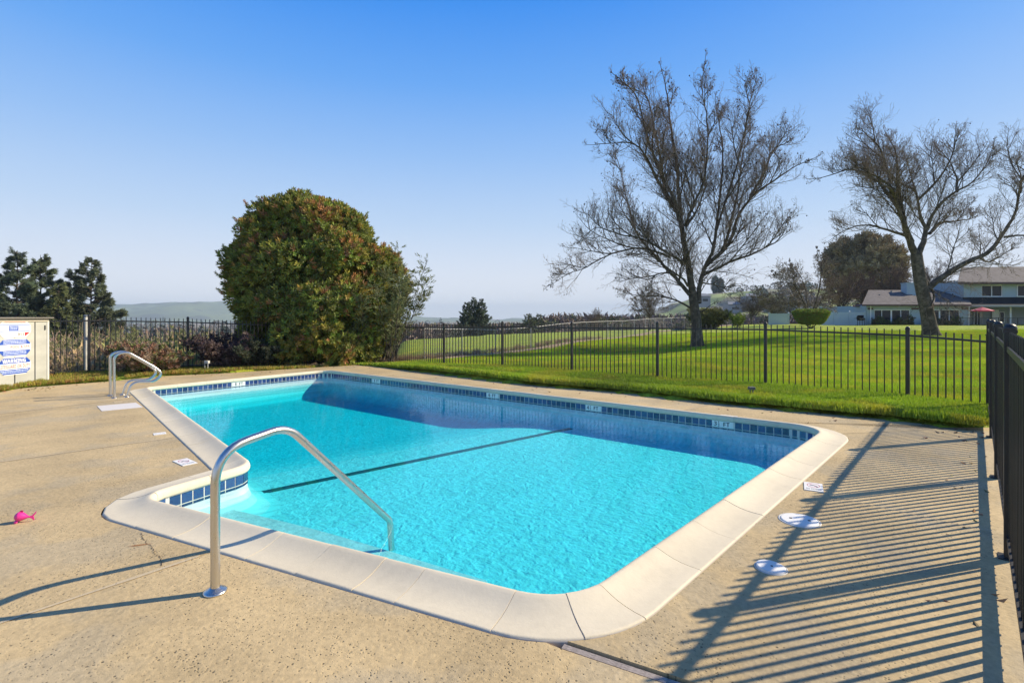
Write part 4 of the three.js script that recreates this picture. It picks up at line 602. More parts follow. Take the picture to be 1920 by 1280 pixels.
{
  const base = V(-7.3, 0, -18.9), t = thing('photinia_tree', 'big rounded leafy tree with green and bronze-red leaves behind the pool corner', 'tree', null, base), R = rng(21), tr = new Tubes();
  for (let k = 0; k < 7; k++) { const a = k * 0.9 + R(), p = [V(0.25 * Math.cos(a), -0.1, 0.25 * Math.sin(a))]; for (let q = 1; q < 8; q++) p.push(V((0.25 + q * (0.16 + 0.12 * R())) * Math.cos(a + q * 0.07), q * 0.62, (0.25 + q * (0.16 + 0.12 * R())) * Math.sin(a + q * 0.07))); tr.add(p, (f) => lerp(0.11, 0.02, f), 8); }
  part(t, 'trunk', tr.geo(), barkMat);
  const prof = (q, a) => { const ks = [[0, 2.45], [0.08, 2.65], [0.2, 2.7], [0.38, 2.8], [0.55, 2.75], [0.7, 2.5], [0.82, 2.05], [0.92, 1.4], [1, 0.55]]; let k = 0; while (k < ks.length - 2 && ks[k + 1][0] < q) k++; return lerp(ks[k][1], ks[k + 1][1], (q - ks[k][0]) / (ks[k + 1][0] - ks[k][0])) * (0.66 + 0.5 * fbm(Math.cos(a) * 2.8 + 7, Math.sin(a) * 2.8 + q * 7, 33, 2)); };
  leafyCrown(t, { seed: 31, c: V(0, 0.12, 0), h: 5.3, profile: prof, clumps: 340, per: 100, cr: 0.58, geo: sprig(5, 9, 0.12, 0.12, 0.25, 1.15), color: (R, up, tint, q) => { const red = R() < 0.05 + 0.38 * smooth(0.0, 0.6, up) * smooth(0.2, 0.75, tint); const k = 0.5 + 0.9 * R(), b = R(); return red ? (b < 0.5 ? RGB(0.38 * k, 0.17 * k, 0.05 * k) : RGB(0.44 * k, 0.29 * k, 0.05 * k)) : RGB(lerp(0.17, 0.38, tint * b) * k, lerp(0.20, 0.28, tint) * k, 0.022 * k); } });
}
function stemShrub(name, label, base, o) {                          // several stems carrying sprigs along their length
  const t = thing(name, label, o.category ?? 'shrub', null, base), R = rng(o.seed), st = new Tubes(), list = [];
  for (let k = 0; k < o.stems; k++) {
    const a = R() * 6.28, lean = o.lean * (0.4 + 0.8 * R()), L = o.h * (0.6 + 0.5 * R()), p = []; const b = V((R() - 0.5) * o.r, 0, (R() - 0.5) * o.r), dir = V(Math.cos(a) * lean + (o.bias?.x ?? 0) * R(), 1, Math.sin(a) * lean).normalize();
    for (let q = 0; q <= 6; q++) { const f = q / 6; p.push(b.clone().addScaledVector(dir, L * f).add(V(Math.cos(a) * lean * L * 0.25 * f * f + (R() - 0.5) * 0.05, -0.1 * f * f * L * lean, Math.sin(a) * lean * L * 0.25 * f * f))); }
    st.add(p, (f) => lerp(o.sr ?? 0.02, 0.004, f), 5);
    for (let q = 0; q < o.per; q++) { const f = lerp(o.from ?? 0.15, 1, Math.sqrt(R())) * 5.999, i = Math.floor(f), c = p[i].clone().lerp(p[i + 1], f - i), d = unit(R); d.y = Math.abs(d.y) * 0.7 + 0.1; d.normalize(); c.addScaledVector(d, (o.fuzz ?? 0.12) * R()); list.push({ p: c, d, s: 0.7 + 0.6 * R(), r: R() * 6.28, c: o.color(R, f / 6) }); }
  }
  part(t, 'stem', st.geo(), barkMat); instances(t, 'foliage', o.geo, o.mat ?? LEAF, list); return t;
}
const oliveSprig = sprig(8, 8, 0.22, 0.11, 0.14, 0.6), smallSprig = sprig(9, 8, 0.1, 0.075, 0.26, 0.9);
const brownish = (R) => { const k = 0.6 + 0.7 * R(), q = R(); return q < 0.4 ? RGB(0.3 * k, 0.15 * k, 0.08 * k) : q < 0.7 ? RGB(0.36 * k, 0.26 * k, 0.17 * k) : RGB(0.17 * k, 0.2 * k, 0.045 * k); };
const purple = (R) => { const k = 0.5 + 0.8 * R(), q = R(); return q < 0.65 ? RGB(0.07 * k, 0.035 * k, 0.04 * k) : RGB(0.17 * k, 0.11 * k, 0.09 * k); };
stemShrub('loose_shrub', 'loose grey-green shrub with upright sprays on the right side of the big leafy tree', V(-4.85, 0, -18.2), { seed: 41, stems: 24, h: 3.1, lean: 0.32, r: 1.5, per: 80, bias: V(0.32, 0, 0), geo: oliveSprig, sr: 0.022, from: 0.1, fuzz: 0.16, color: (R) => { const k = 0.6 + 0.7 * R(); return RGB(0.18 * k, 0.2 * k, 0.07 * k); } });
stemShrub('leaning_branch_shrub', 'thin shrub whose leafy branches lean out against the sky beside the loose shrub', V(-4.6, 0, -18.5), { seed: 47, stems: 6, h: 4.0, lean: 0.22, r: 0.8, per: 52, bias: V(0.5, 0, 0), geo: oliveSprig, sr: 0.024, from: 0.35, fuzz: 0.25, color: (R) => { const k = 0.6 + 0.7 * R(); return RGB(0.17 * k, 0.19 * k, 0.08 * k); } });
stemShrub('brown_shrub', 'rounded brown and green leafy shrub beside the grab rails', V(-10.05, 0, -14.05), { seed: 43, stems: 60, h: 0.85, lean: 0.75, r: 0.9, per: 34, geo: smallSprig, sr: 0.009, fuzz: 0.08, color: brownish });
stemShrub('dark_shrub', 'dark purple-leaved shrub left of the big leafy tree', V(-8.75, 0, -15.6), { seed: 44, stems: 60, h: 1.05, lean: 0.7, r: 0.9, per: 34, geo: smallSprig, sr: 0.009, fuzz: 0.08, color: purple });
stemShrub('low_dark_shrub', 'low dark green shrub tucked under the left side of the big leafy tree', V(-7.95, 0, -15.9), { seed: 45, stems: 46, h: 0.95, lean: 0.8, r: 0.9, per: 34, geo: smallSprig, sr: 0.009, fuzz: 0.08, color: (R) => { const k = 0.5 + 0.7 * R(); return RGB(0.05 * k, 0.065 * k, 0.025 * k); } });
stemShrub('olive_shrub', 'wide olive-green shrub below the slope behind the left fence', V(-16.2, -2.2, -22.5), { seed: 46, stems: 150, h: 3.2, lean: 0.5, r: 5.5, per: 44, geo: smallSprig, sr: 0.012, fuzz: 0.18, color: (R) => { const k = 0.6 + 0.7 * R(); return RGB(0.26 * k, 0.27 * k, 0.10 * k); } });
{ // clipped hedge bush on the lawn
  const b = lookGround(1521, 615); const t = thing('clipped_bush', 'clipped flat-topped green bush alone on the lawn below the small bare tree', 'bush', null, b), sc = -b.z / F, st = new Tubes(), R = rng(51);
  for (let k = 0; k < 12; k++) { const a = k * 0.52, p = []; for (let q = 0; q < 5; q++) p.push(V(Math.cos(a) * (0.08 + q * 0.16), q * 0.16, Math.sin(a) * (0.08 + q * 0.16))); st.add(p, (f) => lerp(0.03, 0.012, f), 5); } part(t, 'stem', st.geo(), barkMat);
  const w = 31 * sc, h = 33 * sc, list = []; for (let k = 0; k < 5200; k++) { const u = unit(R), tt = clamp(0.5 + u.y * 0.55), rr = w * lerp(0.5, 1, Math.pow(tt, 0.6)) * (tt > 0.85 ? lerp(1, 0.8, (tt - 0.85) / 0.15) * Math.sqrt(R()) : 0.92 + 0.1 * R()), a = Math.atan2(u.z, u.x); list.push({ p: V(Math.cos(a) * rr, h * (0.3 + 0.7 * tt), Math.sin(a) * rr), d: u, s: 0.8 + 0.5 * R(), r: R() * 6, c: RGB(0.26 * (0.6 + 0.6 * R()), 0.32 * (0.6 + 0.6 * R()), 0.035) }); } instances(t, 'foliage', smallSprig, LEAF, list);
}
stemShrub('round_shrub', 'dark olive rounded shrub behind the chain-link fence right of the tallest bare tree', (() => { const p = lookGround(1362, 618); return V(p.x, p.y - 0.2, p.z - 4); })(), { seed: 52, stems: 60, h: 2.0, lean: 0.6, r: 1.3, per: 40, geo: sprig(12, 9, 0.25, 0.2, 0.22), sr: 0.03, fuzz: 0.3, color: (R) => { const k = 0.5 + 0.7 * R(); return RGB(0.2 * k, 0.19 * k, 0.05 * k); } });
stemShrub('light_green_shrub', 'small light green shrub at the chain-link fence', (() => { const p = lookGround(1383, 616); return V(p.x, p.y, p.z); })(), { seed: 53, stems: 20, h: 1.5, lean: 0.4, r: 0.5, per: 40, geo: smallSprig, sr: 0.012, fuzz: 0.15, color: (R) => { const k = 0.7 + 0.6 * R(); return RGB(0.2 * k, 0.27 * k, 0.03 * k); } });

{ // planting under the windows and fallen leaves on the deck
  const R = rng(301), list = []; for (let k = 0; k < 1500; k++) { const px = R() < 0.7 ? lerp(1634, 1710, R()) : lerp(1728, 1800, R()), b = Math.abs(fbm(px * 0.12, 3, 302, 3)) * 1.5, p = AT(px, 611, 57.3); list.push({ p: V(p.x, 0.45 + R() * b, p.z + R() * 0.5), d: unit(R).add(V(0, 1, 0)).normalize(), s: 1.2 + R(), r: R() * 6, c: R() < 0.3 ? RGB(0.12, 0.09, 0.06) : RGB(0.05 + 0.05 * R(), 0.075 + 0.05 * R(), 0.03) }); }
  tag(instances(scene, 'foundation_plants', smallSprig, LEAF, list, true), 'low dark plants under the windows of the single-storey house', 'plants');
  const leaf = leafGeo([{ at: V(0, 0.004, 0), dir: V(1, 0.1, 0), side: V(0, 0.2, 1), len: 0.055, w: 0.016, droop: 0.2 }]), fl = []; for (let k = 0; k < 150; k++) { const e = Math.floor(R() * 15), a = deckEdge[e], b = deckEdge[e + 1], t = R(), d = 0.05 + 1.5 * R() * R(), x = lerp(a.x, b.x, t), z = lerp(a.z, b.z, t); let n = V(b.z - a.z, 0, a.x - b.x).normalize(); if (!inPoly(x + n.x * 0.2, z + n.z * 0.2, deckPoly)) n.negate(); const p = V(x + n.x * d, 0, z + n.z * d); if (polyDist(p.x, p.z, outer) < 0.1 || inPoly(p.x, p.z, outer)) continue; fl.push({ p, s: 0.6 + 0.7 * R(), r: R() * 6.28, c: RGB(0.2 * (0.5 + R()), 0.11 * (0.5 + R()), 0.05) }); }
  for (let k = 0; k < 26; k++) fl.push({ p: rf(lerp(-1, 2.3, R())).addScaledVector(rfN, -0.05 - 0.35 * R()), s: 0.5 + 0.7 * R(), r: R() * 6.28, c: RGB(0.22 * (0.5 + R()), 0.13 * (0.5 + R()), 0.05) });
  tag(instances(scene, 'fallen_leaves', leaf, NEEDLE, fl, true), 'dry brown leaves scattered along the edges of the deck', 'leaves');
}
// ------------------------------------------------------------------ bare trees
function bareTree(label, base, scale, o) {                          // o.limbs: [[x, y, depth]...] in pixels of the photograph from the base; grows side shoots
  const t = thing('bare_tree', label, 'tree', o.group, base), R = rng(o.seed), big = new Tubes(), twig = new Tubes(), balls = [];
  const cat = (pts, n) => new THREE.CatmullRomCurve3(pts, false, 'centripetal').getPoints(n);
  const shoot = (p0, dir, L, r, level) => {
    const n = level >= 3 ? 3 : 5, pts = [p0.clone()], d = dir.clone(); let c = p0.clone();
    for (let k = 0; k < n; k++) { d.add(V((R() - 0.5) * 0.24, (R() - 0.5) * 0.2 + o.up * (level >= 3 ? 0.5 : 1) - (o.droop ?? 0) * clamp((o.droopY - p0.y) / 4) * (k / n), (R() - 0.5) * 0.24)).normalize(); c = c.clone().addScaledVector(d, L / n); pts.push(c); }
    (level <= 1 ? big : twig).add(pts, (f) => lerp(r, Math.max(o.tip, r * 0.3), f), level <= 1 ? 6 : level === 2 ? 4 : 3);
    if (level < o.levels) { const m = o.kids[level]; for (let q = 0; q < m; q++) { const f = lerp(0.15, 1, (q + R()) / m) * n * 0.999, i = Math.floor(f), a = pts[i].clone().lerp(pts[i + 1], f - i), sd = pts[i + 1].clone().sub(pts[i]).normalize(), pr = unit(R); pr.addScaledVector(sd, -pr.dot(sd)).normalize(); shoot(a, sd.multiplyScalar(0.75).addScaledVector(pr, 0.75).normalize(), L * (0.35 + 0.3 * R()), Math.max(o.tip, r * 0.5), level + 1); } }
    else if (R() < o.balls) balls.push({ p: c.clone().add(V(0, -0.04 - 0.06 * R(), 0)), s: 0.7 + 0.7 * R(), r: R() * 6, c: RGB(0.06, 0.045, 0.035) });
  };
  const built = [];
  for (const l of o.limbs) {
    const raw = l.p.map(([x, y, z]) => V((x - o.at[0]) * scale, (o.at[1] - y) * scale, (z ?? 0))), len = raw.reduce((s, p, k) => k ? s + p.distanceTo(raw[k - 1]) : 0, 0);
    if (built.length) { let best = 1e9, zz = 0; for (const q of built) { const d = Math.hypot(q.x - raw[0].x, q.y - raw[0].y); if (d < best) { best = d; zz = q.z; } } raw.forEach((p) => { p.z += zz; }); }
    const pts = cat(raw, Math.max(8, Math.round(len / 0.35))); pts.forEach((p, k) => { if (k && !l.trunk) p.add(V((R() - 0.5), (R() - 0.5), (R() - 0.5)).multiplyScalar(0.05)); });
    built.push(...pts);
    big.add(pts, (f) => l.trunk ? lerp(l.r[0], l.r[1], Math.pow(f, 0.6)) * (1 + 0.35 * Math.pow(1 - f, 14)) : lerp(l.r[0], l.r[1], Math.pow(f, 0.75)) * 0.8, l.trunk ? 14 : 8);
    if (l.trunk) continue;
    if (o.sub) for (let s = 1.0 + R(); s < len * 0.9; s += o.sub * (0.7 + 0.6 * R())) { const f = s / len, i = Math.min(pts.length - 2, Math.floor(f * (pts.length - 1))), sd = pts[i + 1].clone().sub(pts[i]).normalize(), pr = unit(R); pr.addScaledVector(sd, -pr.dot(sd)).normalize(); pr.y = Math.abs(pr.y) * 0.5; shoot(pts[i], sd.multiplyScalar(0.8).addScaledVector(pr, 0.7).normalize(), (0.6 + 2.5 * (1 - f)) * (0.7 + 0.5 * R()), lerp(0.05, 0.024, f), 0); }
    for (let s = o.start * (0.4 + R()); s < len; s += o.step * (0.5 + R())) { const f = s / len, i = Math.min(pts.length - 2, Math.floor(f * (pts.length - 1))), sd = pts[i + 1].clone().sub(pts[i]).normalize(), pr = unit(R); pr.addScaledVector(sd, -pr.dot(sd)).normalize(); pr.y += 0.1; shoot(pts[i], sd.multiplyScalar(0.7).addScaledVector(pr, 0.8).normalize(), o.len * (0.5 + 0.75 * R()) * (1 - 0.45 * f - 0.4 * smooth(0.65, 1, f)), lerp(0.026, 0.013, f) * (o.thick ?? 1), 1); }
    shoot(pts[pts.length - 1], pts[pts.length - 1].clone().sub(pts[pts.length - 3]).normalize(), o.len * 0.16, l.r[1] * 0.9, 1);
  }
  part(t, 'trunk', big.geo(), barkMat); part(t, 'crown', twig.geo(), o.twigMat);
  if (balls.length) instances(t, 'seed_ball', new THREE.IcosahedronGeometry(0.028 * (o.ballS ?? 1), 0), std(RGB(1, 1, 1), 0.95), balls, true);
  return t;
}
const twigMat = std(RGB(0.27, 0.205, 0.15), 0.95), twigPale = std(RGB(0.15, 0.105, 0.075), 0.95);
{ // tallest tree; pixel coordinates of its limbs were read off an enlargement (2.207 times)
  const b = lookGround(1308, 650), sc = -b.z / F / 2.207, q = (p, z = 0) => p.map(([x, y], k) => [x, y, z * (k / (p.length - 1))]);
  bareTree('tallest bare tree with a straight trunk and wide crown just beyond the far fence', b, sc, { seed: 61, at: [680, 1256], sub: 1.5, levels: 4, kids: [8, 5, 4, 2], up: 0.15, droop: 0.75, droopY: 5.5, tip: 0.0038, start: 0.8, step: 0.3, len: 2.0, balls: 0.06, twigMat, limbs: [
    { trunk: 1, r: [0.32, 0.22], p: q([[680, 1262], [678, 1180], [670, 1110], [660, 1040]]) },
    { r: [0.25, 0.016], p: q([[662, 1050], [640, 920], [615, 790], [600, 650], [585, 500], [560, 350], [545, 230], [520, 120]], 0.5) },
    { r: [0.13, 0.015], p: q([[606, 720], [560, 640], [540, 540], [530, 430], [510, 300], [490, 190], [445, 150], [385, 120]], -1.6) },
    { r: [0.15, 0.016], p: q([[618, 800], [570, 660], [500, 540], [440, 410], [390, 270], [300, 205]], 2) },
    { r: [0.11, 0.012], p: q([[575, 680], [500, 570], [440, 490], [380, 455], [290, 470], [200, 490]], 2.6) },
    { r: [0.15, 0.016], p: q([[648, 1040], [590, 960], [520, 870], [460, 785], [420, 640], [400, 500], [370, 380]], -2.4) },
    { r: [0.11, 0.012], p: q([[625, 910], [540, 870], [440, 820], [340, 805], [240, 785], [160, 850]], 1.8) },
    { r: [0.09, 0.012], p: q([[560, 890], [450, 850], [330, 870], [230, 920], [150, 950], [70, 1000]], -1.5) },
    { r: [0.09, 0.012], p: q([[640, 1005], [590, 965], [500, 960], [430, 988], [340, 955]], 2.4) },
    { r: [0.08, 0.012], p: q([[650, 1095], [590, 1060], [520, 1043], [450, 1042], [370, 1020]], -1.2) },
    { r: [0.19, 0.016], p: q([[685, 1075], [690, 1010], [715, 930], [750, 860], [775, 720], [790, 600], [805, 450], [792, 320], [778, 205]], -0.8) },
    { r: [0.15, 0.015], p: q([[720, 920], [800, 840], [850, 700], [900, 630], [960, 590], [1030, 540], [1110, 505]], 1.6) },
    { r: [0.11, 0.012], p: q([[790, 850], [830, 740], [870, 610], [900, 470], [930, 350], [950, 250]], -1.8) },
    { r: [0.11, 0.012], p: q([[705, 960], [800, 910], [870, 885], [940, 848], [968, 815], [970, 750]], 2.1) },
    { r: [0.11, 0.012], p: q([[622, 760], [660, 660], [690, 580], [700, 450], [690, 330], [665, 215], [675, 115]], 1.2) },
    { r: [0.08, 0.012], p: q([[632, 760], [690, 680], [735, 580], [750, 450], [740, 330]], -2) },
    { r: [0.09, 0.012], p: q([[770, 770], [810, 600], [840, 440], [850, 300], [860, 200]], 2.2) },
    { r: [0.1, 0.012], p: q([[880, 650], [960, 520], [1000, 440], [1060, 400], [1110, 380]], -1.6) },
    { r: [0.06, 0.016], p: q([[690, 1112], [715, 1098], [737, 1078]], 0.2) },
    { r: [0.06, 0.015], p: q([[705, 990], [770, 1000], [850, 1020]], -0.8) },
  ] });
}
{ // leaning tree (2.782 times)
  const b = lookGround(1747, 630), sc = -b.z / F / 2.782, q = (p, z = 0) => p.map(([x, y], k) => [x, y, z * (k / (p.length - 1))]);
  bareTree('leaning bare tree with a broad spreading crown in front of the single-storey house', b, sc, { seed: 62, at: [911, 1198], sub: 1.5, levels: 4, kids: [8, 5, 4, 2], up: 0.13, droop: 0.6, droopY: 6, tip: 0.0044, start: 0.8, step: 0.3, len: 2.1, balls: 0.02, twigMat, limbs: [
    { trunk: 1, r: [0.42, 0.3], p: q([[911, 1204], [890, 1080], [855, 920], [832, 770]]) },
    { r: [0.28, 0.016], p: q([[832, 780], [780, 680], [740, 560], [715, 440], [700, 350], [680, 250], [620, 160]], 0.8) },
    { r: [0.2, 0.015], p: q([[800, 710], [740, 620], [690, 540], [640, 460], [560, 410], [480, 385], [400, 365], [320, 410]], 2.2) },
    { r: [0.15, 0.015], p: q([[740, 600], [690, 490], [650, 400], [600, 345], [520, 310], [430, 340], [340, 350]], -1.8) },
    { r: [0.12, 0.012], p: q([[660, 490], [600, 460], [520, 460], [440, 490], [390, 560]], 2.4) },
    { r: [0.12, 0.012], p: q([[770, 680], [700, 640], [620, 605], [540, 625], [480, 680]], -2.2) },
    { r: [0.11, 0.012], p: q([[690, 480], [640, 330], [580, 240], [500, 190], [440, 160]], 1.4) },
    { r: [0.24, 0.016], p: q([[840, 780], [880, 700], [900, 640], [880, 560], [870, 450], [850, 350], [830, 240]], -0.8) },
    { r: [0.14, 0.012], p: q([[905, 640], [930, 540], [1000, 460], [1060, 420], [1110, 340], [1130, 240]], 1.6) },
    { r: [0.13, 0.012], p: q([[915, 660], [1010, 600], [1120, 580], [1220, 565], [1330, 535]], -2) },
    { r: [0.11, 0.012], p: q([[875, 480], [940, 380], [960, 280], [930, 170]], 2) },
    { r: [0.1, 0.012], p: q([[862, 430], [800, 360], [770, 260], [790, 130]], -1.6) },
    { r: [0.1, 0.012], p: q([[1010, 455], [1040, 360], [1030, 260], [1000, 180]], -1.4) },
    { r: [0.26, 0.018], p: q([[880, 960], [960, 890], [1080, 812], [1170, 768], [1230, 680], [1275, 590], [1292, 490], [1290, 390], [1250, 320]], 1.2) },
    { r: [0.1, 0.012], p: q([[1292, 470], [1340, 390], [1410, 330], [1470, 250]], -1.4) },
    { r: [0.1, 0.012], p: q([[1288, 420], [1300, 330], [1290, 190]], 1.4) },
    { r: [0.09, 0.012], p: q([[1240, 690], [1330, 690], [1400, 740]], 1) },
    { r: [0.09, 0.012], p: q([[1120, 790], [1200, 815], [1260, 805], [1330, 830]], -1) },
    { r: [0.12, 0.05], p: q([[845, 860], [875, 900], [905, 960], [910, 1000], [890, 1025]], 0.3) },
  ] });
}
{ // small multi-stemmed tree behind the clipped bush (6.4 times)
  const b = lookGround(1521, 613.5); b.z -= 6; b.x = (1517 - 960) * -b.z / F; b.y = groundH(b.x, b.z); const sc = -b.z / F / 6.4, q = (p, z = 0) => p.map(([x, y], k) => [x, y, z * (k / (p.length - 1))]);
  bareTree('small bare tree with several rising stems behind the clipped bush', b, sc, { seed: 63, at: [620, 1000], levels: 4, kids: [0, 6, 4, 3], up: 0.05, droop: 0, droopY: 0, tip: 0.009, start: 0.7, step: 0.34, len: 1.7, balls: 0.2, ballS: 1.2, twigMat, limbs: [
    { trunk: 1, r: [0.2, 0.17], p: q([[620, 1080], [620, 980], [620, 900]]) },
    { r: [0.13, 0.012], p: q([[610, 910], [540, 720], [400, 490], [330, 250]], 1) }, { r: [0.1, 0.012], p: q([[600, 880], [590, 700], [500, 450], [440, 260]], -1.4) }, { r: [0.14, 0.012], p: q([[640, 900], [700, 700], [740, 450], [740, 250], [690, 90]], 0.6) },
    { r: [0.09, 0.012], p: q([[590, 890], [420, 750], [250, 720], [100, 780]], -1) }, { r: [0.08, 0.012], p: q([[680, 820], [800, 600], [930, 540]], 1.4) }, { r: [0.08, 0.012], p: q([[540, 720], [380, 520], [180, 430], [60, 380]], 2) }, { r: [0.08, 0.012], p: q([[620, 780], [640, 560], [620, 380], [560, 260]], -2) }, { r: [0.07, 0.012], p: q([[735, 500], [800, 330], [880, 200]], -1) }, { r: [0.07, 0.012], p: q([[690, 860], [800, 760], [900, 730]], 1) },
  ] });
}
// more slender bare trees that stand behind the lawn
function youngTree(label, px, py, Z, H, seed, w = 0.45, mat = twigPale) {
  const x = (px - 960) * Z / F, b = V(x, groundH(x, -Z), -Z), R = rng(seed), limbs = [{ trunk: 1, r: [0.02 * H, 0.014 * H], p: [[0, 0, 0], [0.02 * H, -0.12 * H, 0], [0, -0.24 * H, 0]] }];
  for (let k = 0; k < 9; k++) { const a = R() * 6.28, f = 0.16 + 0.12 * R(), sp = w * H * (0.25 + 0.75 * R()), hh = H * (0.98 - 0.5 * (sp / (w * H))) ; limbs.push({ r: [0.009 * H, 0.014], p: [[0, -f * H, 0], [Math.cos(a) * sp * 0.45, -lerp(f * H, hh, 0.5), Math.sin(a) * sp * 0.45], [Math.cos(a) * sp, -hh, Math.sin(a) * sp]] }); }
  return bareTree(label, b, 1, { seed, at: [0, 0], levels: 3, kids: [0, 7, 5], up: 0.06, droop: 0, droopY: 0, tip: 0.0115, start: 0.5, step: 0.45, len: H * 0.24, balls: 0, twigMat: mat, thick: 1.1, limbs });
}
youngTree('brown-twigged bare tree in front of the left part of the dark round pine', 1580, 600, 66, 8.5, 71, 0.42, std(RGB(0.17, 0.105, 0.07), 0.95));
youngTree('pale-trunked bare tree at the left gable of the single-storey house', 1668, 600, 68, 9.5, 72, 0.4, std(RGB(0.17, 0.11, 0.075), 0.95));
youngTree('brown bare tree between the pine and the pale-trunked tree', 1622, 600, 70, 8.6, 73, 0.4, std(RGB(0.16, 0.095, 0.065), 0.95));
youngTree('greenish bare tree behind the short white fence panel', 1450, 600, 70, 6.8, 74, 0.6, std(RGB(0.17, 0.135, 0.06), 0.95));
youngTree('grey bare tree right of the round olive shrub', 1408, 600, 78, 7.2, 75, 0.6, std(RGB(0.13, 0.095, 0.075), 0.95));
youngTree('bare tree behind the chain-link fence left of the tallest tree', 1218, 600, 60, 6.4, 76, 0.42, twigPale);
youngTree('small bare tree far beyond the green field', 1110, 600, 95, 7.4, 77, 0.5, twigPale);
youngTree('bare tree over the roof of the single-storey house', 1760, 580, 78, 11.5, 78, 0.5, std(RGB(0.16, 0.105, 0.075), 0.95));
youngTree('pale bare tree behind the left fence beside the big leafy tree', 402, 600, 44, 10.6, 79, 0.36, std(RGB(0.26, 0.2, 0.165), 0.95));
youngTree('pale bare tree behind the left fence in front of the far hills', 350, 600, 48, 9.3, 80, 0.34, std(RGB(0.24, 0.19, 0.155), 0.95));

// ------------------------------------------------------------------ conifers
const needleG = (() => { const R = rng(91), l = []; for (let k = 0; k < 13; k++) { const a = k * 2.4, t = k / 13; l.push({ at: V(0, t * 0.5, 0), dir: V(Math.cos(a) * 0.8, 0.45 + 0.3 * R(), Math.sin(a) * 0.8), side: V(-Math.sin(a), 0.3, Math.cos(a)), len: 0.34 * (0.7 + 0.5 * R()), w: 0.05, droop: 0.15 }); } return leafGeo(l); })();
function conifer(name, label, base, H, o) {
  const t = thing(name, label, 'tree', null, base), R = rng(o.seed), wood = new Tubes(), list = [];
  wood.add([V(0, -16, 0), V(0, -0.5, 0), V(0.02 * H * (R() - 0.5), H * 0.5, 0), V(0, H * 0.98, 0)], (f) => lerp(0.016 * H, 0.02, f), 8);
  const n = o.whorls; for (let k = 0; k < n; k++) {
    const f = (k + 0.6 * R()) / n, y = H * lerp(o.low, 0.985, f), rad = o.width * H * (o.shape ? o.shape(f) : Math.pow(1 - f, 0.8)) * (0.55 + 0.6 * R()) + 0.007 * H, a0 = R() * 6.28;
    const m = o.arms; for (let q = 0; q < m; q++) {
      const a = a0 + q * 6.28 / m + R() * 0.7, r = rad * (0.7 + 0.45 * R()), y1 = Math.min(H * 0.97, y + (R() - 0.6) * 1.8 * H / n), lift = lerp(-0.22, 0.32, f) + (R() - 0.5) * 0.25, pts = []; for (let s = 0; s <= 4; s++) { const d = r * s / 4; pts.push(V(Math.cos(a) * d, y1 + d * lift + (o.curl ?? 0.1) * d * d / r, Math.sin(a) * d)); }
      wood.add(pts, (g) => lerp(0.004 * H * (1 - f * 0.6), 0.012, g), 4);
      const c = Math.max(3, Math.round(r / H * o.dense)), clump = 0.6 + 0.8 * R();
      for (let s = 0; s < c; s++) { const g = lerp(o.inner ?? 0.3, 1.05, Math.sqrt(R())) * 3.99, i = Math.min(3, Math.floor(g)), p = pts[i].clone().lerp(pts[i + 1], g - i), side = (R() - 0.5) * r * 0.36; p.add(V(-Math.sin(a) * side, (R() - 0.35) * 0.014 * H, Math.cos(a) * side)); const d = V(Math.cos(a) + (R() - 0.5), (R() - 0.25) * 0.9, Math.sin(a) + (R() - 0.5)).normalize(); const kk = (0.55 + 0.6 * R()) * clump; list.push({ p, d, s: o.needle * (0.7 + 0.6 * R()) * lerp(1, 0.5, f), r: R() * 6, c: RGB(o.c[0] * kk, o.c[1] * kk, o.c[2] * kk) }); }
    }
  }
  part(t, 'trunk', wood.geo(), barkMat); instances(t, 'crown', needleG, NEEDLE, list); return t;
}
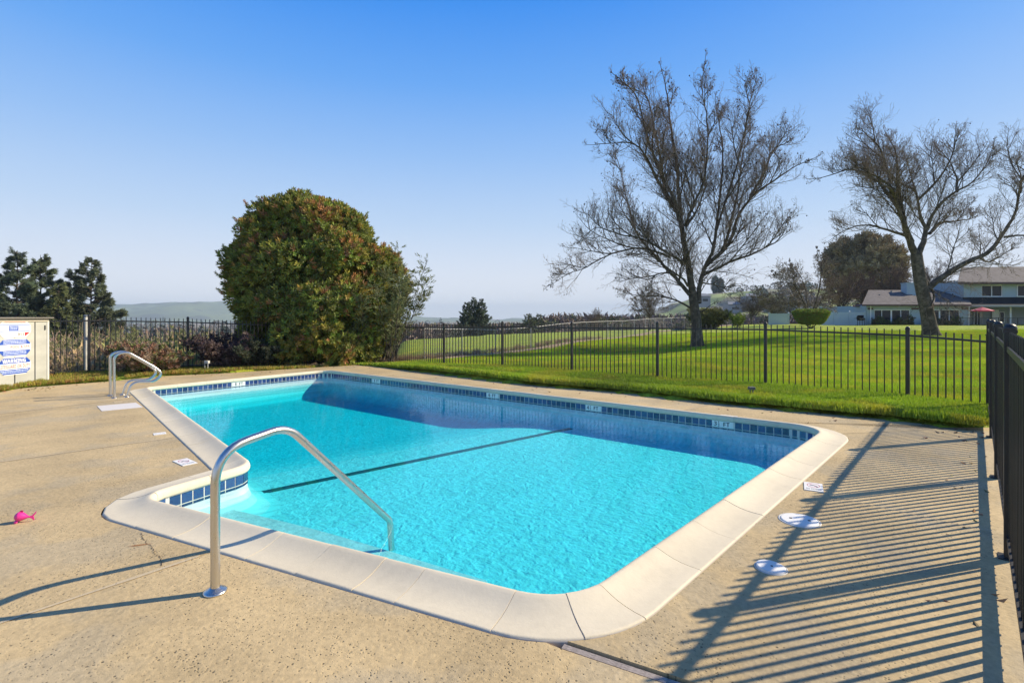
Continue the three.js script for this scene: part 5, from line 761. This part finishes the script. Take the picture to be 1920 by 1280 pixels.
{
  const place = (px, topY, Z) => { const x = (px - 960) * Z / F, y = groundH(x, -Z); return [V(x, y, -Z), EYE - (topY - HZ) * Z / F - y]; };
  const red = (label, px, topY, Z, seed, w, c, extra = {}) => { const [b, H] = place(px, topY, Z); conifer('redwood_tree', label, b, H, { seed, whorls: 34, arms: 7, width: w * 1.38, low: 0.22, dense: 1050, needle: 1.12, c: c.map((x) => x * 1.45), curl: 0.12, shape: (f) => Math.pow(1 - f, 0.95), ...extra }); };
  red('tallest of the dark redwoods above the shed, at the left', 32, 457, 52, 101, 0.17, [0.07, 0.095, 0.05]);
  red('second redwood above the right end of the shed', 75, 466, 55, 102, 0.15, [0.085, 0.105, 0.045]);
  red('short bushy redwood between the two redwood groups', 109, 524, 53, 103, 0.13, [0.10, 0.115, 0.04], { dense: 1000 });
  red('slim dark redwood at the left of the right-hand redwood pair', 140, 494, 58, 104, 0.12, [0.05, 0.075, 0.055]);
  red('broad redwood nearest the far hills, with a forked top', 171, 474, 56, 105, 0.185, [0.085, 0.10, 0.05], { dense: 950 });
  const _cw = 1.5, cedar = (label, px, topY, Z, seed, w) => { const [b, H0] = place(px, topY, Z), H = 13; b.y += H0 - H; conifer('cedar_tree', label, b, H, { seed, whorls: 40, arms: 7, width: w * _cw, low: 0.05, dense: 200, needle: 0.85, c: [0.09, 0.115, 0.06], inner: 0.15, shape: (f) => Math.pow(1 - f, 0.95), curl: 0.45 }); };
  cedar('left cedar of the dense conifer group beyond the field', 875, 565, 85, 111, 0.19); cedar('tallest middle cedar of the dense conifer group beyond the field', 888, 556, 87, 112, 0.2); cedar('right cedar of the dense conifer group beyond the field', 902, 558, 86, 113, 0.2);
  const pine = (label, px, topY, Z, seed, w) => { const [b, H0] = place(px, topY, Z), H = 9; b.y += H0 - H; conifer('pine_tree', label, b, H, { seed, whorls: 24, arms: 5, width: w, low: 0.45, dense: 70, needle: 0.9, c: [0.13, 0.15, 0.06], inner: 0.5, shape: (f) => Math.pow(1 - f, 0.6), curl: 0.3 }); };
  pine('flat-topped pine right of the dense conifer group', 992, 589, 100, 121, 0.22); pine('small slender pine beside the flat-topped pine', 1010, 588, 104, 122, 0.12);
}
{ // round dark pine behind the houses
  const Z = 92, x = (1618 - 960) * Z / F, y = groundH(x, -Z), t = thing('umbrella_pine', 'big round-topped dark pine rising behind the single-storey house', 'tree', null, V(x, y, -Z)), H = EYE - (445 - HZ) * Z / F - y, w = new Tubes(), R = rng(131);
  w.add([V(0, -0.3, 0), V(0.2, H * 0.3, 0), V(0, H * 0.55, 0)], (f) => lerp(0.45, 0.3, f), 10); for (let k = 0; k < 12; k++) { const a = k * 0.52 + R() * 0.3; w.add([V(0, H * 0.42, 0), V(Math.cos(a) * 2.5, H * 0.6, Math.sin(a) * 2.5), V(Math.cos(a) * 5.2, H * (0.72 + 0.12 * R()), Math.sin(a) * 5.2)], (f) => lerp(0.16, 0.05, f), 6); }
  part(t, 'trunk', w.geo(), barkMat); const list = []; for (let k = 0; k < 125; k++) { const u = unit(R); if (u.y < -0.55) u.y *= -0.6; const c = V(u.x * 5.2, H * 0.6 + u.y * H * 0.36, u.z * 5.2), cr = 0.9 + 0.6 * R(), tint = 0.7 + 0.5 * R(); for (let q = 0; q < 36; q++) { const d = unit(R), p = c.clone().addScaledVector(d, cr * (0.5 + 0.5 * R())), kk = (0.6 + 0.6 * R()) * tint; d.y += 0.4; list.push({ p, d: d.normalize(), s: 1.9, r: R() * 6, c: RGB(0.34 * kk, 0.26 * kk, 0.13 * kk) }); } }
  instances(t, 'crown', needleG, NEEDLE, list);
}
// ------------------------------------------------------------------ hills, brush, far tree line
function ridge(name, prof, Z0, Z1, depth, base, mat, bump) {        // prof: [px, py] of the skyline
  const rows = [], n = 160, m = 26; const at = (px) => { let k = 0; while (k < prof.length - 2 && prof[k + 1][0] < px) k++; const t = clamp((px - prof[k][0]) / (prof[k + 1][0] - prof[k][0])); return lerp(prof[k][1], prof[k + 1][1], t * t * (3 - 2 * t)); };
  for (let j = 0; j <= m; j++) { const r = []; for (let i = 0; i <= n; i++) { const px = lerp(prof[0][0], prof[prof.length - 1][0], i / n), f = j / m, Z = lerp(Z0, Z1, f), x = (px - 960) * Z1 / F, top = EYE - (at(px) - HZ) * Z1 / F, y = lerp(base, top, Math.pow(Math.sin(f * Math.PI / 2), 1.1)); r.push(V(x + 0, y + bump * (fbm(x * 4 / Z1 * 8, f * 5, 151, 4) - 0.5) * Math.sin(f * Math.PI), -Z)); } rows.push(r); }
  const last = rows[m]; rows.push(last.map((p) => V(p.x, base - 5, p.z - depth)));
  return struct(name, quadMesh(rows), mat);
}
const hillTex = tex(512, 900, (u, v) => { const k = fbm(u * 6, v * 6, 161, 5, 6), w = smooth(0.52, 0.62, fbm(u * 9, v * 9, 163, 4, 9)); return [lerp(0.13, 0.07, w) * (0.5 + k), lerp(0.165, 0.085, w) * (0.5 + k), lerp(0.075, 0.05, w) * (0.5 + k)]; });
ridge('hills', [[-400, 580], [-150, 566], [60, 575], [225, 570], [300, 573], [330, 580], [360, 577], [420, 569], [520, 566], [620, 590], [745, 594], [800, 594.5], [860, 597], [930, 601], [965, 596], [1000, 597], [1040, 602], [1200, 603]], 1900, 3600, 900, -26, std(RGB(1, 1, 1), 1, { map: hillTex }), 60);
const sideTex = tex(512, 120, (u, v) => { const k = fbm(u * 7, v * 7, 171, 5, 7), w = smooth(0.46, 0.56, fbm(u * 6, v * 6, 173, 4, 6)); return [lerp(0.24, 0.17, w) * (0.5 + k), lerp(0.29, 0.16, w) * (0.5 + k), lerp(0.10, 0.11, w) * (0.5 + k)]; });
ridge('hillside', [[1090, 606], [1160, 600], [1215, 588], [1270, 567], [1320, 552], [1390, 547], [1470, 546], [1560, 548], [1650, 545], [2300, 540]], 190, 420, 120, -9, std(RGB(1, 1, 1), 1, { map: sideTex }), 9);
// twiggy brush: one clump geometry used many times
const brushG = (seed, n, h, w) => { const R = rng(seed), t = new Tubes(); for (let k = 0; k < n; k++) { const a = R() * 6.28, l = h * (0.5 + 0.6 * R()), s = w * (0.3 + 0.8 * R()); const b = V((R() - 0.5) * 0.3, 0, (R() - 0.5) * 0.3), m = V(b.x + Math.cos(a) * s * 0.4 + (R() - 0.5) * 0.4, l * (0.45 + 0.25 * R()), b.z + Math.sin(a) * s * 0.4 + (R() - 0.5) * 0.4), e = V(b.x + Math.cos(a) * s, l, b.z + Math.sin(a) * s); t.add([b, m, e], (f) => lerp(0.012, 0.005, f), 3); for (let q = 0; q < 8; q++) { const f = 0.2 + 0.8 * R(), c = f < 0.5 ? b.clone().lerp(m, f * 2) : m.clone().lerp(e, f * 2 - 1), d = unit(R); d.y = Math.abs(d.y); t.add([c, c.clone().addScaledVector(d, 0.3 * h * R() + 0.15)], 0.006, 3); } } return t.geo(); };
const roundG = (() => { const l = [], Q = rng(194); for (let k = 0; k < 150; k++) { const d = unit(Q), r = 0.75 + 0.25 * Q(), p = V(d.x * 0.42 * r, 0.55 + d.y * 0.4 * r, d.z * 0.42 * r); l.push({ at: p, dir: d.clone().multiplyScalar(0.7).add(unit(Q)), side: unit(Q), len: 0.17, w: 0.028 }); } for (let k = 0; k < 4; k++) l.push({ at: V(0, -0.05, 0), dir: V(0.3 * Math.cos(k * 2), 1, 0.3 * Math.sin(k * 2)), side: V(Math.cos(k), 0, Math.sin(k)), len: 0.7, w: 0.018 }); return leafGeo(l); })();
const BR = std(RGB(1, 1, 1), 0.95);
{
  const g = [brushG(181, 44, 2.2, 2.0), brushG(182, 44, 2.6, 1.7)], R = rng(183), L = [[], []];
  const shaded = (p) => { const c = V(-7.35, 2.7, -18.9).sub(p), a = c.dot(sunDir); return a > 0 && c.addScaledVector(sunDir, -a).length() < 2.9; };
  for (let k = 0; k < 1900; k++) { const px = lerp(-180, 700, R()), Z = 17.5 + 50 * Math.pow(R(), 1.3), x = (px - 960) * Z / F, z = -Z, d = sideDist(x, z, leftFence); if (d < 1.6 || (px > 560 && Z < 24)) continue; const y = groundH(x, z); if (shaded(V(x, y + 1.2, z))) continue; const lim = EYE - (lerp(613, 632, R()) - HZ) * Z / F - y, s = clamp(lim / 3.1, 0.3, 3.0) * (0.75 + 0.25 * R()), k2 = 0.6 + 0.6 * R(), rr = R(); L[k % 2].push({ p: V(x, y - 0.1, z), s, sx: clamp(1.5 / s, 0.6, 1), r: R() * 6.28, c: rr < 0.6 ? RGB(0.56 * k2, 0.37 * k2, 0.25 * k2) : rr < 0.85 ? RGB(0.62 * k2, 0.48 * k2, 0.35 * k2) : RGB(0.3 * k2, 0.29 * k2, 0.1 * k2) }); }
  const domeG = (() => { const Q = rng(187), l = []; for (let k = 0; k < 260; k++) { const d = unit(Q); d.y = Math.abs(d.y); const p = d.clone().multiplyScalar(0.55 + 0.45 * Q()); p.y *= 1.1; l.push({ at: p, dir: d.add(unit(Q).multiplyScalar(0.8)), side: unit(Q), len: 0.17, w: 0.045, droop: 0.15 }); } return leafGeo(l); })(), green = [];
  for (let k = 0; k < 190; k++) { const px = lerp(60, 620, R()), Z = lerp(19, 46, R()), x = (px - 960) * Z / F, z = -Z; if (sideDist(x, z, leftFence) < 2.5) continue; const y = groundH(x, z); if (shaded(V(x, y + 1.2, z)) && R() < 0.8) continue; const py = (px < 340 ? lerp(628, 662, R()) : lerp(640, 690, R())), s = clamp(EYE - (py - HZ) * Z / F - y, 0.6, 3.4), k2 = 0.6 + 0.6 * R(), o = R(); green.push({ p: V(x, y - 0.2, z), s, sx: clamp(1.5 / s, 0.5, 1), r: R() * 6, c: o < 0.6 ? RGB(0.33 * k2, 0.34 * k2, 0.12 * k2) : RGB(0.45 * k2, 0.33 * k2, 0.18 * k2) }); }
  tag(instances(scene, 'bushes', domeG, NEEDLE, green, true), 'olive-green bushes among the brown brush behind the left fence', 'bushes');
  L.forEach((l, i) => { const im = instances(scene, i ? 'brush' : 'undergrowth', g[i], BR, l, true); tag(im, i ? 'taller brown leafless brush on the slope behind the left fence' : 'tangled brown leafless undergrowth on the slope behind the left fence', 'brush'); });
  // dirt-line weeds along the chain-link fence and brush beyond the field
  const W = [], B = [[], []]; for (let k = 0; k < 260; k++) { const s = Math.floor(R() * 5), a = chain[s], b = chain[s + 1], c = a.clone().lerp(b, R()), n = V(b.z - a.z, 0, a.x - b.x).normalize(); c.addScaledVector(n, 0.3 + 0.8 * R()).y = 0; c.y = groundH(c.x, c.z); const k2 = 0.6 + 0.6 * R(); W.push({ p: c, s: 0.06 + 0.09 * R(), r: R() * 6, c: RGB(0.42 * k2, 0.3 * k2, 0.2 * k2) }); }
  tag(instances(scene, 'weeds', g[0], BR, W, true), 'low dry weeds along the foot of the chain-link fence', 'weeds');
  for (let k = 0; k < 620; k++) { const px = lerp(745, 1560, R()), Z = lerp(105, 190, R()), x = (px - 960) * Z / F, y = Math.max(groundH(x, -Z), -12), py = px < 1000 ? lerp(606, 612, R()) : px < 1180 ? lerp(588, 606, R()) : lerp(588, 606, R()), s = clamp(EYE - (py - HZ) * Z / F - y, 2, 16), k2 = 0.6 + 0.6 * R(), gr = R() < 0.25; B[k % 2].push({ p: V(x, y, -Z), s, sx: clamp(7 / s, 0.8, 1.8), r: R() * 6, c: gr ? RGB(0.13 * k2, 0.14 * k2, 0.06 * k2) : RGB(0.24 * k2, 0.18 * k2, 0.145 * k2) }); }
  B.forEach((l, i) => tag(instances(scene, i ? 'woods' : 'thicket', roundG, NEEDLE, l, true), i ? 'grey-brown leafless woods beyond the chain-link fence' : 'low leafless thicket beyond the green field', 'woods'));
}
{ // far trees of the valley and the hillside
  const R = rng(191), con = (() => { const l = []; const Q = rng(192); for (let k = 0; k < 70; k++) { const f = Math.pow(Q(), 0.8), a = Q() * 6.28, r = 0.26 * (1 - f) + 0.02; l.push({ at: V(Math.cos(a) * r * 0.2, f * 0.95, Math.sin(a) * r * 0.2), dir: V(Math.cos(a), -0.1 + 0.5 * f, Math.sin(a)), side: V(-Math.sin(a), 0.3, Math.cos(a)), len: r * 1.1 + 0.03, w: 0.06, droop: 0.2 }); } return leafGeo(l); })();
  const round = (() => { const l = [], Q = rng(193); for (let k = 0; k < 110; k++) { const d = unit(Q), p = V(d.x * 0.38, 0.55 + d.y * 0.36, d.z * 0.38); l.push({ at: p, dir: d.clone().add(unit(Q).multiplyScalar(0.7)), side: unit(Q), len: 0.16, w: 0.06 }); } for (let k = 0; k < 3; k++) l.push({ at: V(0, 0, 0), dir: V(0, 1, 0), side: V(Math.cos(k), 0, Math.sin(k)), len: 0.5, w: 0.025 }); return leafGeo(l); })();
  const A = [], B = [], C = [];
  for (let k = 0; k < 2600; k++) { const px = lerp(-250, 1180, R()), Z = 110 * Math.pow(16, R()), x = (px - 960) * Z / F, y = Math.max(-26, groundH(x, -Z)), py = lerp(px < 480 ? 583 : 590, 622, Math.pow(R(), 0.6)), h = Math.max(3, Math.min(26, EYE - (py - HZ) * Z / F - y)), k2 = 0.6 + 0.6 * R(); if (px > 1000 && Z < 190) continue; (R() < 0.4 ? A : B).push({ p: V(x, y - 0.5, -Z), s: h * (0.6 + 0.4 * R()), r: R() * 6, c: null, k2 }); }
  A.forEach((o) => { o.c = RGB(0.055 * o.k2, 0.075 * o.k2, 0.045 * o.k2); o.sx = 0.9; }); B.forEach((o) => { const q = R(); o.c = q < 0.55 ? RGB(0.15 * o.k2, 0.11 * o.k2, 0.085 * o.k2) : RGB(0.085 * o.k2, 0.095 * o.k2, 0.05 * o.k2); o.s *= 0.8; });
  for (let k = 0; k < 520; k++) { const px = lerp(1190, 2000, R()), f = Math.sqrt(R()), Z = lerp(200, 415, f), prof = [[1090, 606], [1160, 600], [1215, 588], [1270, 567], [1320, 552], [1390, 547], [1470, 546], [1560, 548], [1650, 545], [2300, 540]]; let i = 0; while (i < prof.length - 2 && prof[i + 1][0] < px) i++; const t = (px - prof[i][0]) / (prof[i + 1][0] - prof[i][0]), tp = EYE - (lerp(prof[i][1], prof[i + 1][1], t * t * (3 - 2 * t)) - HZ) * 420 / F, fz = (Z - 190) / 230, y = lerp(-9, tp, Math.pow(Math.sin(fz * Math.PI / 2), 1.1)), x = (px - 960) * 420 / F; if (fbm(px * 0.02, Z * 0.02, 199, 3) < 0.52) continue; const k2 = 0.6 + 0.6 * R(); C.push({ p: V(x, y - 0.6, -Z), s: 4 + 4 * R(), sx: 1.2, r: R() * 6, c: R() < 0.5 ? RGB(0.24 * k2, 0.2 * k2, 0.17 * k2) : RGB(0.13 * k2, 0.155 * k2, 0.10 * k2) }); }
  tag(instances(scene, 'conifer_woods', con, NEEDLE, A, true), 'dark conifer woods on the floor of the distant valley', 'woods');
  tag(instances(scene, 'valley_trees', round, NEEDLE, B, true), 'mixed brown and green woods on the floor of the distant valley', 'woods');
  tag(instances(scene, 'hillside_trees', round, NEEDLE, C, true), 'scattered trees covering the hillside beyond the lawn', 'woods');
  for (const [px, py, w, h, l] of [[1318, 557, 6, 2.6, 'leftmost of three small pale houses on the distant hillside'], [1374, 573, 8, 2.8, 'bluish-roofed house lowest of three on the distant hillside'], [1405, 557, 6.5, 2.6, 'rightmost of three small houses on the distant hillside, near the crest']]) { const Z = 300, p = AT(px, py, Z), t = thing('hillside_house', l, 'house', null, V(p.x, p.y - 4, p.z)); part(t, 'wall', box(w, h + 4, 8, 0, (h + 4) / 2 - 2, 0), std(RGB(0.3, 0.3, 0.3), 0.9)); part(t, 'roof', slab3([V(-w / 2 - 0.5, h + 1.9, 4.6), V(w / 2 + 0.5, h + 1.9, 4.6), V(w / 2 - 1.2, h + 3.6, 0), V(-w / 2 + 1.2, h + 3.6, 0)], 0.3), std(RGB(0.17, 0.19, 0.22), 0.9)); part(t, 'window', box(w * 0.5, 1.4, 0.1, 0, h - 0.4, 4.03), paneMat); }
  // the tall pair of trees on the crest of the hill
  for (const [px, h, l] of [[1341, 17, 'taller of two blue-green trees on the crest of the hill'], [1351, 15.5, 'shorter of two blue-green trees on the crest of the hill']]) { const x = (px - 960) * 405 / F, t = thing('hilltop_tree', l, 'tree', null, V(x, EYE - (552 - HZ) * 420 / F - 3, -405)), Q = rng(px), list = []; part(t, 'trunk', cyl(0.4, 0.25, h * 0.7, 0, h * 0.35, 0, 8), barkMat); for (let k = 0; k < 420; k++) { const u = unit(Q); list.push({ p: V(u.x * 2.1, h * 0.58 + u.y * h * 0.4, u.z * 2.1), d: unit(Q), s: 2.6, r: Q() * 6, c: RGB(0.06, 0.085, 0.05) }); } instances(t, 'crown', needleG, NEEDLE, list); }
}
// ------------------------------------------------------------------ grass
{
  const tuft = (seed, n, h, w, spread) => { const R = rng(seed), l = []; for (let k = 0; k < n; k++) { const a = R() * 6.28, b = V((R() - 0.5) * spread, 0, (R() - 0.5) * spread), lean = 0.25 + 0.7 * R(); l.push({ at: b, dir: V(Math.cos(a) * lean, 1, Math.sin(a) * lean), side: V(-Math.sin(a), 0, Math.cos(a)), len: h * (0.6 + 0.6 * R()), w: w * (0.7 + 0.6 * R()), droop: 0.25 }); } return leafGeo(l); };
  const GR = phys(RGB(1, 1, 1), 0.95, { transmission: 0.42, thickness: 0, side: THREE.DoubleSide }), tA = tuft(201, 9, 0.075, 0.0035, 0.1), tB = tuft(202, 12, 0.1, 0.008, 0.26), R = rng(203), near = [], far = [], dry = [];
  const col = (x, z) => { const a = 1.5 * fbm(x * 0.45, z * 0.8, 205, 4) - 0.28, y = smooth(0.45, 0.75, fbm(x * 1.7 + 5, z * 1.7, 206, 3)), k = 0.62 + 0.5 * a + 0.3 * R(); return RGB(lerp(0.40, 0.55, y) * k, lerp(0.53, 0.55, y) * k, lerp(0.022, 0.04, y) * k); };
  const strip = deckEdge.slice(0, 9);
  // strip between deck and far fence, and the lawn just beyond it
  for (let k = 0; k < 90000; k++) { const s = Math.floor(R() * 8), a = strip[s], b = strip[s + 1], L = a.distanceTo(b); if (R() * 3.6 > L) continue; const t = R(), n = V(b.z - a.z, 0, a.x - b.x).normalize(); if (n.z > 0) n.negate(); const d = Math.pow(R(), 1.5) * 3.4 - 0.02, x = lerp(a.x, b.x, t) + n.x * d, z = lerp(a.z, b.z, t) + n.z * d; if (inPoly(x, z, deckPoly) && d > 0.05) continue; if (d < 0.02 && R() < 0.3) continue; near.push({ p: V(x, groundH(x, z) - 0.005, z), s: 0.75 + 0.7 * R() + (d < 0.14 ? 0.35 : 0), r: R() * 6.28, c: col(x, z) }); }
  for (let k = 0; k < 150000; k++) { const px = lerp(745, 2080, R()), Z = 8.2 + 30 * Math.pow(R(), 1.5), x = (px - 960) * Z / F; if (inPoly(x, -Z, deckPoly) || sideDist(x, -Z, chain) > -0.4 && Z > 15) continue; far.push({ p: V(x, groundH(x, -Z) - 0.01, -Z), s: 0.6 + 0.5 * R(), r: R() * 6.28, c: col(x, -Z) }); }
  // sparse yellowish grass between the deck and the left fence
  const le = deckEdge.slice(8, 17); for (let k = 0; k < 26000; k++) { const s = Math.floor(R() * 8), a = le[s], b = le[s + 1]; if (!b) continue; const L = a.distanceTo(b); if (R() * 3 > L) continue; const t = R(), d = Math.pow(R(), 1.2) * 2.2 - 0.02; let n = V(b.z - a.z, 0, a.x - b.x).normalize(); if (inPoly(lerp(a.x, b.x, 0.5) + n.x * 0.2, lerp(a.z, b.z, 0.5) + n.z * 0.2, deckPoly)) n.negate(); const x = lerp(a.x, b.x, t) + n.x * d, z = lerp(a.z, b.z, t) + n.z * d; if (x < -11.2 && z > -12.4) { if (d > 0.4 || R() < 0.6) continue; } if (fbm(x * 1.3, z * 1.3, 207, 3) < 0.36 || Math.hypot(x + 7.35, z + 18.9) < 2.6) continue; const y = R(), k2 = 0.7 + 0.5 * R(); dry.push({ p: V(x, groundH(x, z) - 0.005, z), s: 0.6 + 0.8 * R(), r: R() * 6, c: y < 0.5 ? RGB(0.38 * k2, 0.40 * k2, 0.04 * k2) : y < 0.8 ? RGB(0.52 * k2, 0.42 * k2, 0.07 * k2) : RGB(0.5 * k2, 0.28 * k2, 0.08 * k2) }); }
  tag(instances(scene, 'grass', tA, GR, near, true), 'bright green grass strip between the far deck edge and the far fence', 'grass');
  tag(instances(scene, 'lawn_grass', tB, GR, far, true), 'bright green lawn grass beyond the far fence', 'grass');
  tag(instances(scene, 'dry_grass', tA, GR, dry, true), 'patchy yellow-green grass between the deck and the left fence', 'grass');
}

// ------------------------------------------------------------------ draw
scene.traverse((o) => { if (o.isMesh) { o.castShadow = true; o.receiveShadow = true; } });
const renderer = new THREE.WebGLRenderer({ antialias: true });
renderer.setSize(1024, 682);
renderer.shadowMap.enabled = true; renderer.shadowMap.type = THREE.PCFSoftShadowMap;
renderer.toneMapping = THREE.LinearToneMapping; renderer.toneMappingExposure = EXPOSURE;
renderer.render(scene, camera);
